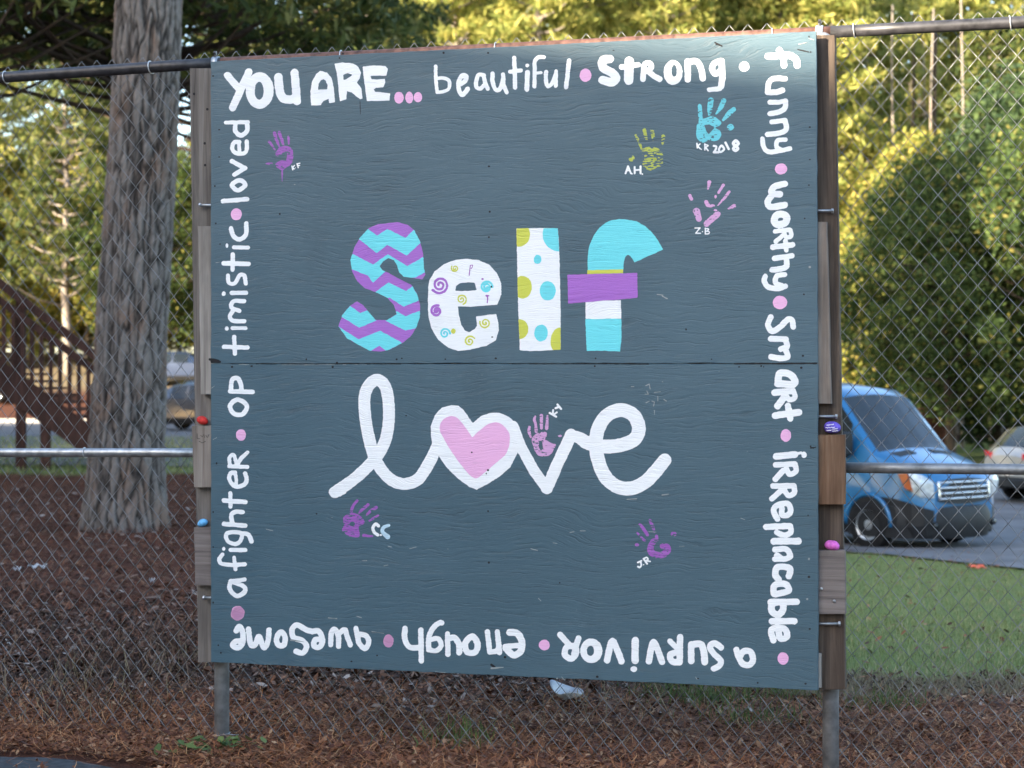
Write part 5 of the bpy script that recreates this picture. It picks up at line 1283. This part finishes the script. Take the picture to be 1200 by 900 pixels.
# wheel-arch lips and side rubbing strip
for sg in (1,-1):
    mb=MB(); n=14; mb.tube([(.98+.44*math.cos(a),sg*.985,.36+.46*math.sin(a)) for a in [math.pi*k/n for k in range(n+1)]],.035,6); mb.obj('arch_lip',M['van'],VAN,True)
    mb=MB(); mb.box(1.5,4.1,sg*.985-.015,sg*.985+.015,.50,.66); mb.obj('rubbing_strip',M['plastic'],VAN)
    mb=MB(); mb.box(2.55,2.58,sg*.99-.006,sg*.99+.006,.5,2.1); mb.obj('door_seam',M['plastic'],VAN)
    for x in (1.62,): 
        mb=MB(); mb.box(2.25,2.42,sg*1.0-.012,sg*1.0+.012,1.08,1.12); mb.obj('door_handle',M['plastic'],VAN)
mb=MB(); mb.box(2.2,2.34,-.05,.05,2.30,2.40,.02); mb.obj('roof_marker',M['plastic'],VAN)
# place: contact of near front wheel at pixel (1016, 643), heading (.58,-.815)
hd=Vector((.60,-.80)).normalized(); cw=Vector((Wd(1018,25.1),25.1)); ang=math.atan2(-hd.y,-hd.x)  # local +x points backwards
# right side of the van (local): heading is -x, so the side nearer the camera
Rm=Matrix.Rotation(ang,2)
cand=[]
for sg in (1,-1):
    loc=cw-Rm@Vector((.98,sg*.89)); cand.append((loc.y,loc,sg))
loc=max(cand,key=lambda c:c[0])[1]
VAN.location=(loc.x,loc.y,hz1(loc.x+.8,loc.y+.3)+.03); VAN.rotation_euler=(0,0,ang)
VAN.location.z=CAMZ-(643.5-HOR)*25.1/F; VAN.scale=(.96,.96,.97)

def carstations(L,Wd_,zb,zr,kind):
    w_=Wd_/2
    if kind=='suv':
        return [(0,w_*.78,.38,.62,.78,.90,w_*.7,0,0),(.12,w_*.92,.30,.66,.88,.99,w_*.8,0,0),(.9,w_,.26,.7,1.0,1.10,w_*.86,0,0),(1.15,w_,.26,.7,1.03,1.14,w_*.86,0,1),(1.75,w_,.26,.7,zb,zr-.10,w_*.76,1,0),(1.95,w_,.26,.7,zb,zr,w_*.76,1,0),
          (2.65,w_,.26,.7,zb+.01,zr+.02,w_*.76,0,0),(2.72,w_,.26,.7,zb+.01,zr+.02,w_*.76,1,0),(3.45,w_,.26,.7,zb+.03,zr,w_*.76,0,0),(3.55,w_,.26,.7,zb+.03,zr,w_*.76,1,0),(L-.55,w_*.98,.28,.7,zb+.05,zr-.05,w_*.74,0,1),(L-.14,w_*.93,.34,.72,zb+.02,zb+.10,w_*.80,0,0),(L,w_*.85,.42,.7,.92,1.0,w_*.74,0,0)]
    return [(0,w_*.74,.34,.52,.62,.70,w_*.66,0,0),(.15,w_*.9,.26,.56,.72,.80,w_*.78,0,0),(1.0,w_,.22,.6,.86,.93,w_*.84,0,0),(1.25,w_,.22,.6,.90,.96,w_*.84,0,1),(1.95,w_,.22,.6,zb,zr-.06,w_*.72,1,0),(2.2,w_,.22,.6,zb,zr,w_*.70,1,0),
      (2.62,w_,.22,.6,zb,zr+.01,w_*.70,0,0),(2.68,w_,.22,.6,zb,zr+.01,w_*.70,1,0),(3.2,w_,.22,.6,zb+.02,zr-.04,w_*.70,0,1),(L-.75,w_*.98,.24,.62,zb+.03,zb+.09,w_*.82,0,0),(L-.12,w_*.9,.30,.62,zb-.02,zb+.04,w_*.78,0,0),(L,w_*.84,.36,.6,.78,.88,w_*.72,0,0)]
def car(name,label,kind,px,pyc,d,heading,paint_,L=4.6,Wc=1.82,group=None):
    zb,zr=(1.08,1.66) if kind=='suv' else (.95,1.42)
    E=vehicle(name,label,'car',dict(st=carstations(L,Wc,zb,zr,kind),w=Wc/2,r=.345 if kind=='suv' else .32,axles=(.86,L-.92)),paint_,group)
    for sg in (1,-1):
        w_=Wc/2
        patch('headlight',[(.03,sg*(w_*.62),.60),(.02,sg*(w_*.62),.72),(.16,sg*w_*.93,.76),(.20,sg*w_*.95,.64)],'lamp',E,.05)
        z=.95 if kind=='suv' else .80
        t=[(L-.02,sg*w_*.58,z),(L-.02,sg*w_*.58,z+.14),(L-.10,sg*w_*.94,z+.17),(L-.16,sg*w_*.96,z)]
        patch('tail_light',[(p[0]+.03,p[1],p[2]) for p in t],'redlamp',E,.05,(1,0,0))
        mb=MB(); mb.box(1.45,1.6,0,.16,0,.13,.02); o=mb.obj('mirror',paint_,E); o.location=(0,sg*w_ if sg>0 else -w_-.16,zb-.02)
    patch('number_plate',[(L+.012,-.26,.62),(L+.012,.26,.62),(L+.012,.26,.74),(L+.012,-.26,.74)],'plate',E,.02,(1,0,0))
    mb=MB(); mb.box(-.02,.10,-w_*.72,w_*.72,.30,.48,.03); mb.obj('bumper',M['plastic'],E); mb=MB(); mb.box(L-.10,L+.03,-w_*.80,w_*.80,.34,.54,.03); mb.obj('bumper',M['plastic'] if kind=='suv' else paint_,E)
    h=Vector(heading).normalized(); a=math.atan2(-h.y,-h.x); Rm=Matrix.Rotation(a,2); off=Rm@Vector((L/2,0)); x=Wd(px,d)
    E.location=(x-off.x,d-off.y,hz1(x,d)+.03); E.rotation_euler=(0,0,a); return E
car('silver_suv','silver car with a red tail light standing right of the blue van','suv',1278,590,39,(.93,.38),M['silver'],4.6,1.85)
car('silver_sedan','pale silver car seen between the big pine and the board','sedan',246,505,53,(.92,-.30),M['silver2'])
car('dark_blue_sedan','dark blue car with red tail light behind the silver car','sedan',246,478,60.5,(.9,.35),M['navy'])
car('black_car','dark car parked beyond the staircase at the far left','suv',-32,470,72,(.97,-.1),M['blackcar'])
car('blue_car','blue car at the foot of the bank, behind the dark blue car','sedan',215,450,78,(.97,.0),M['midblue'])
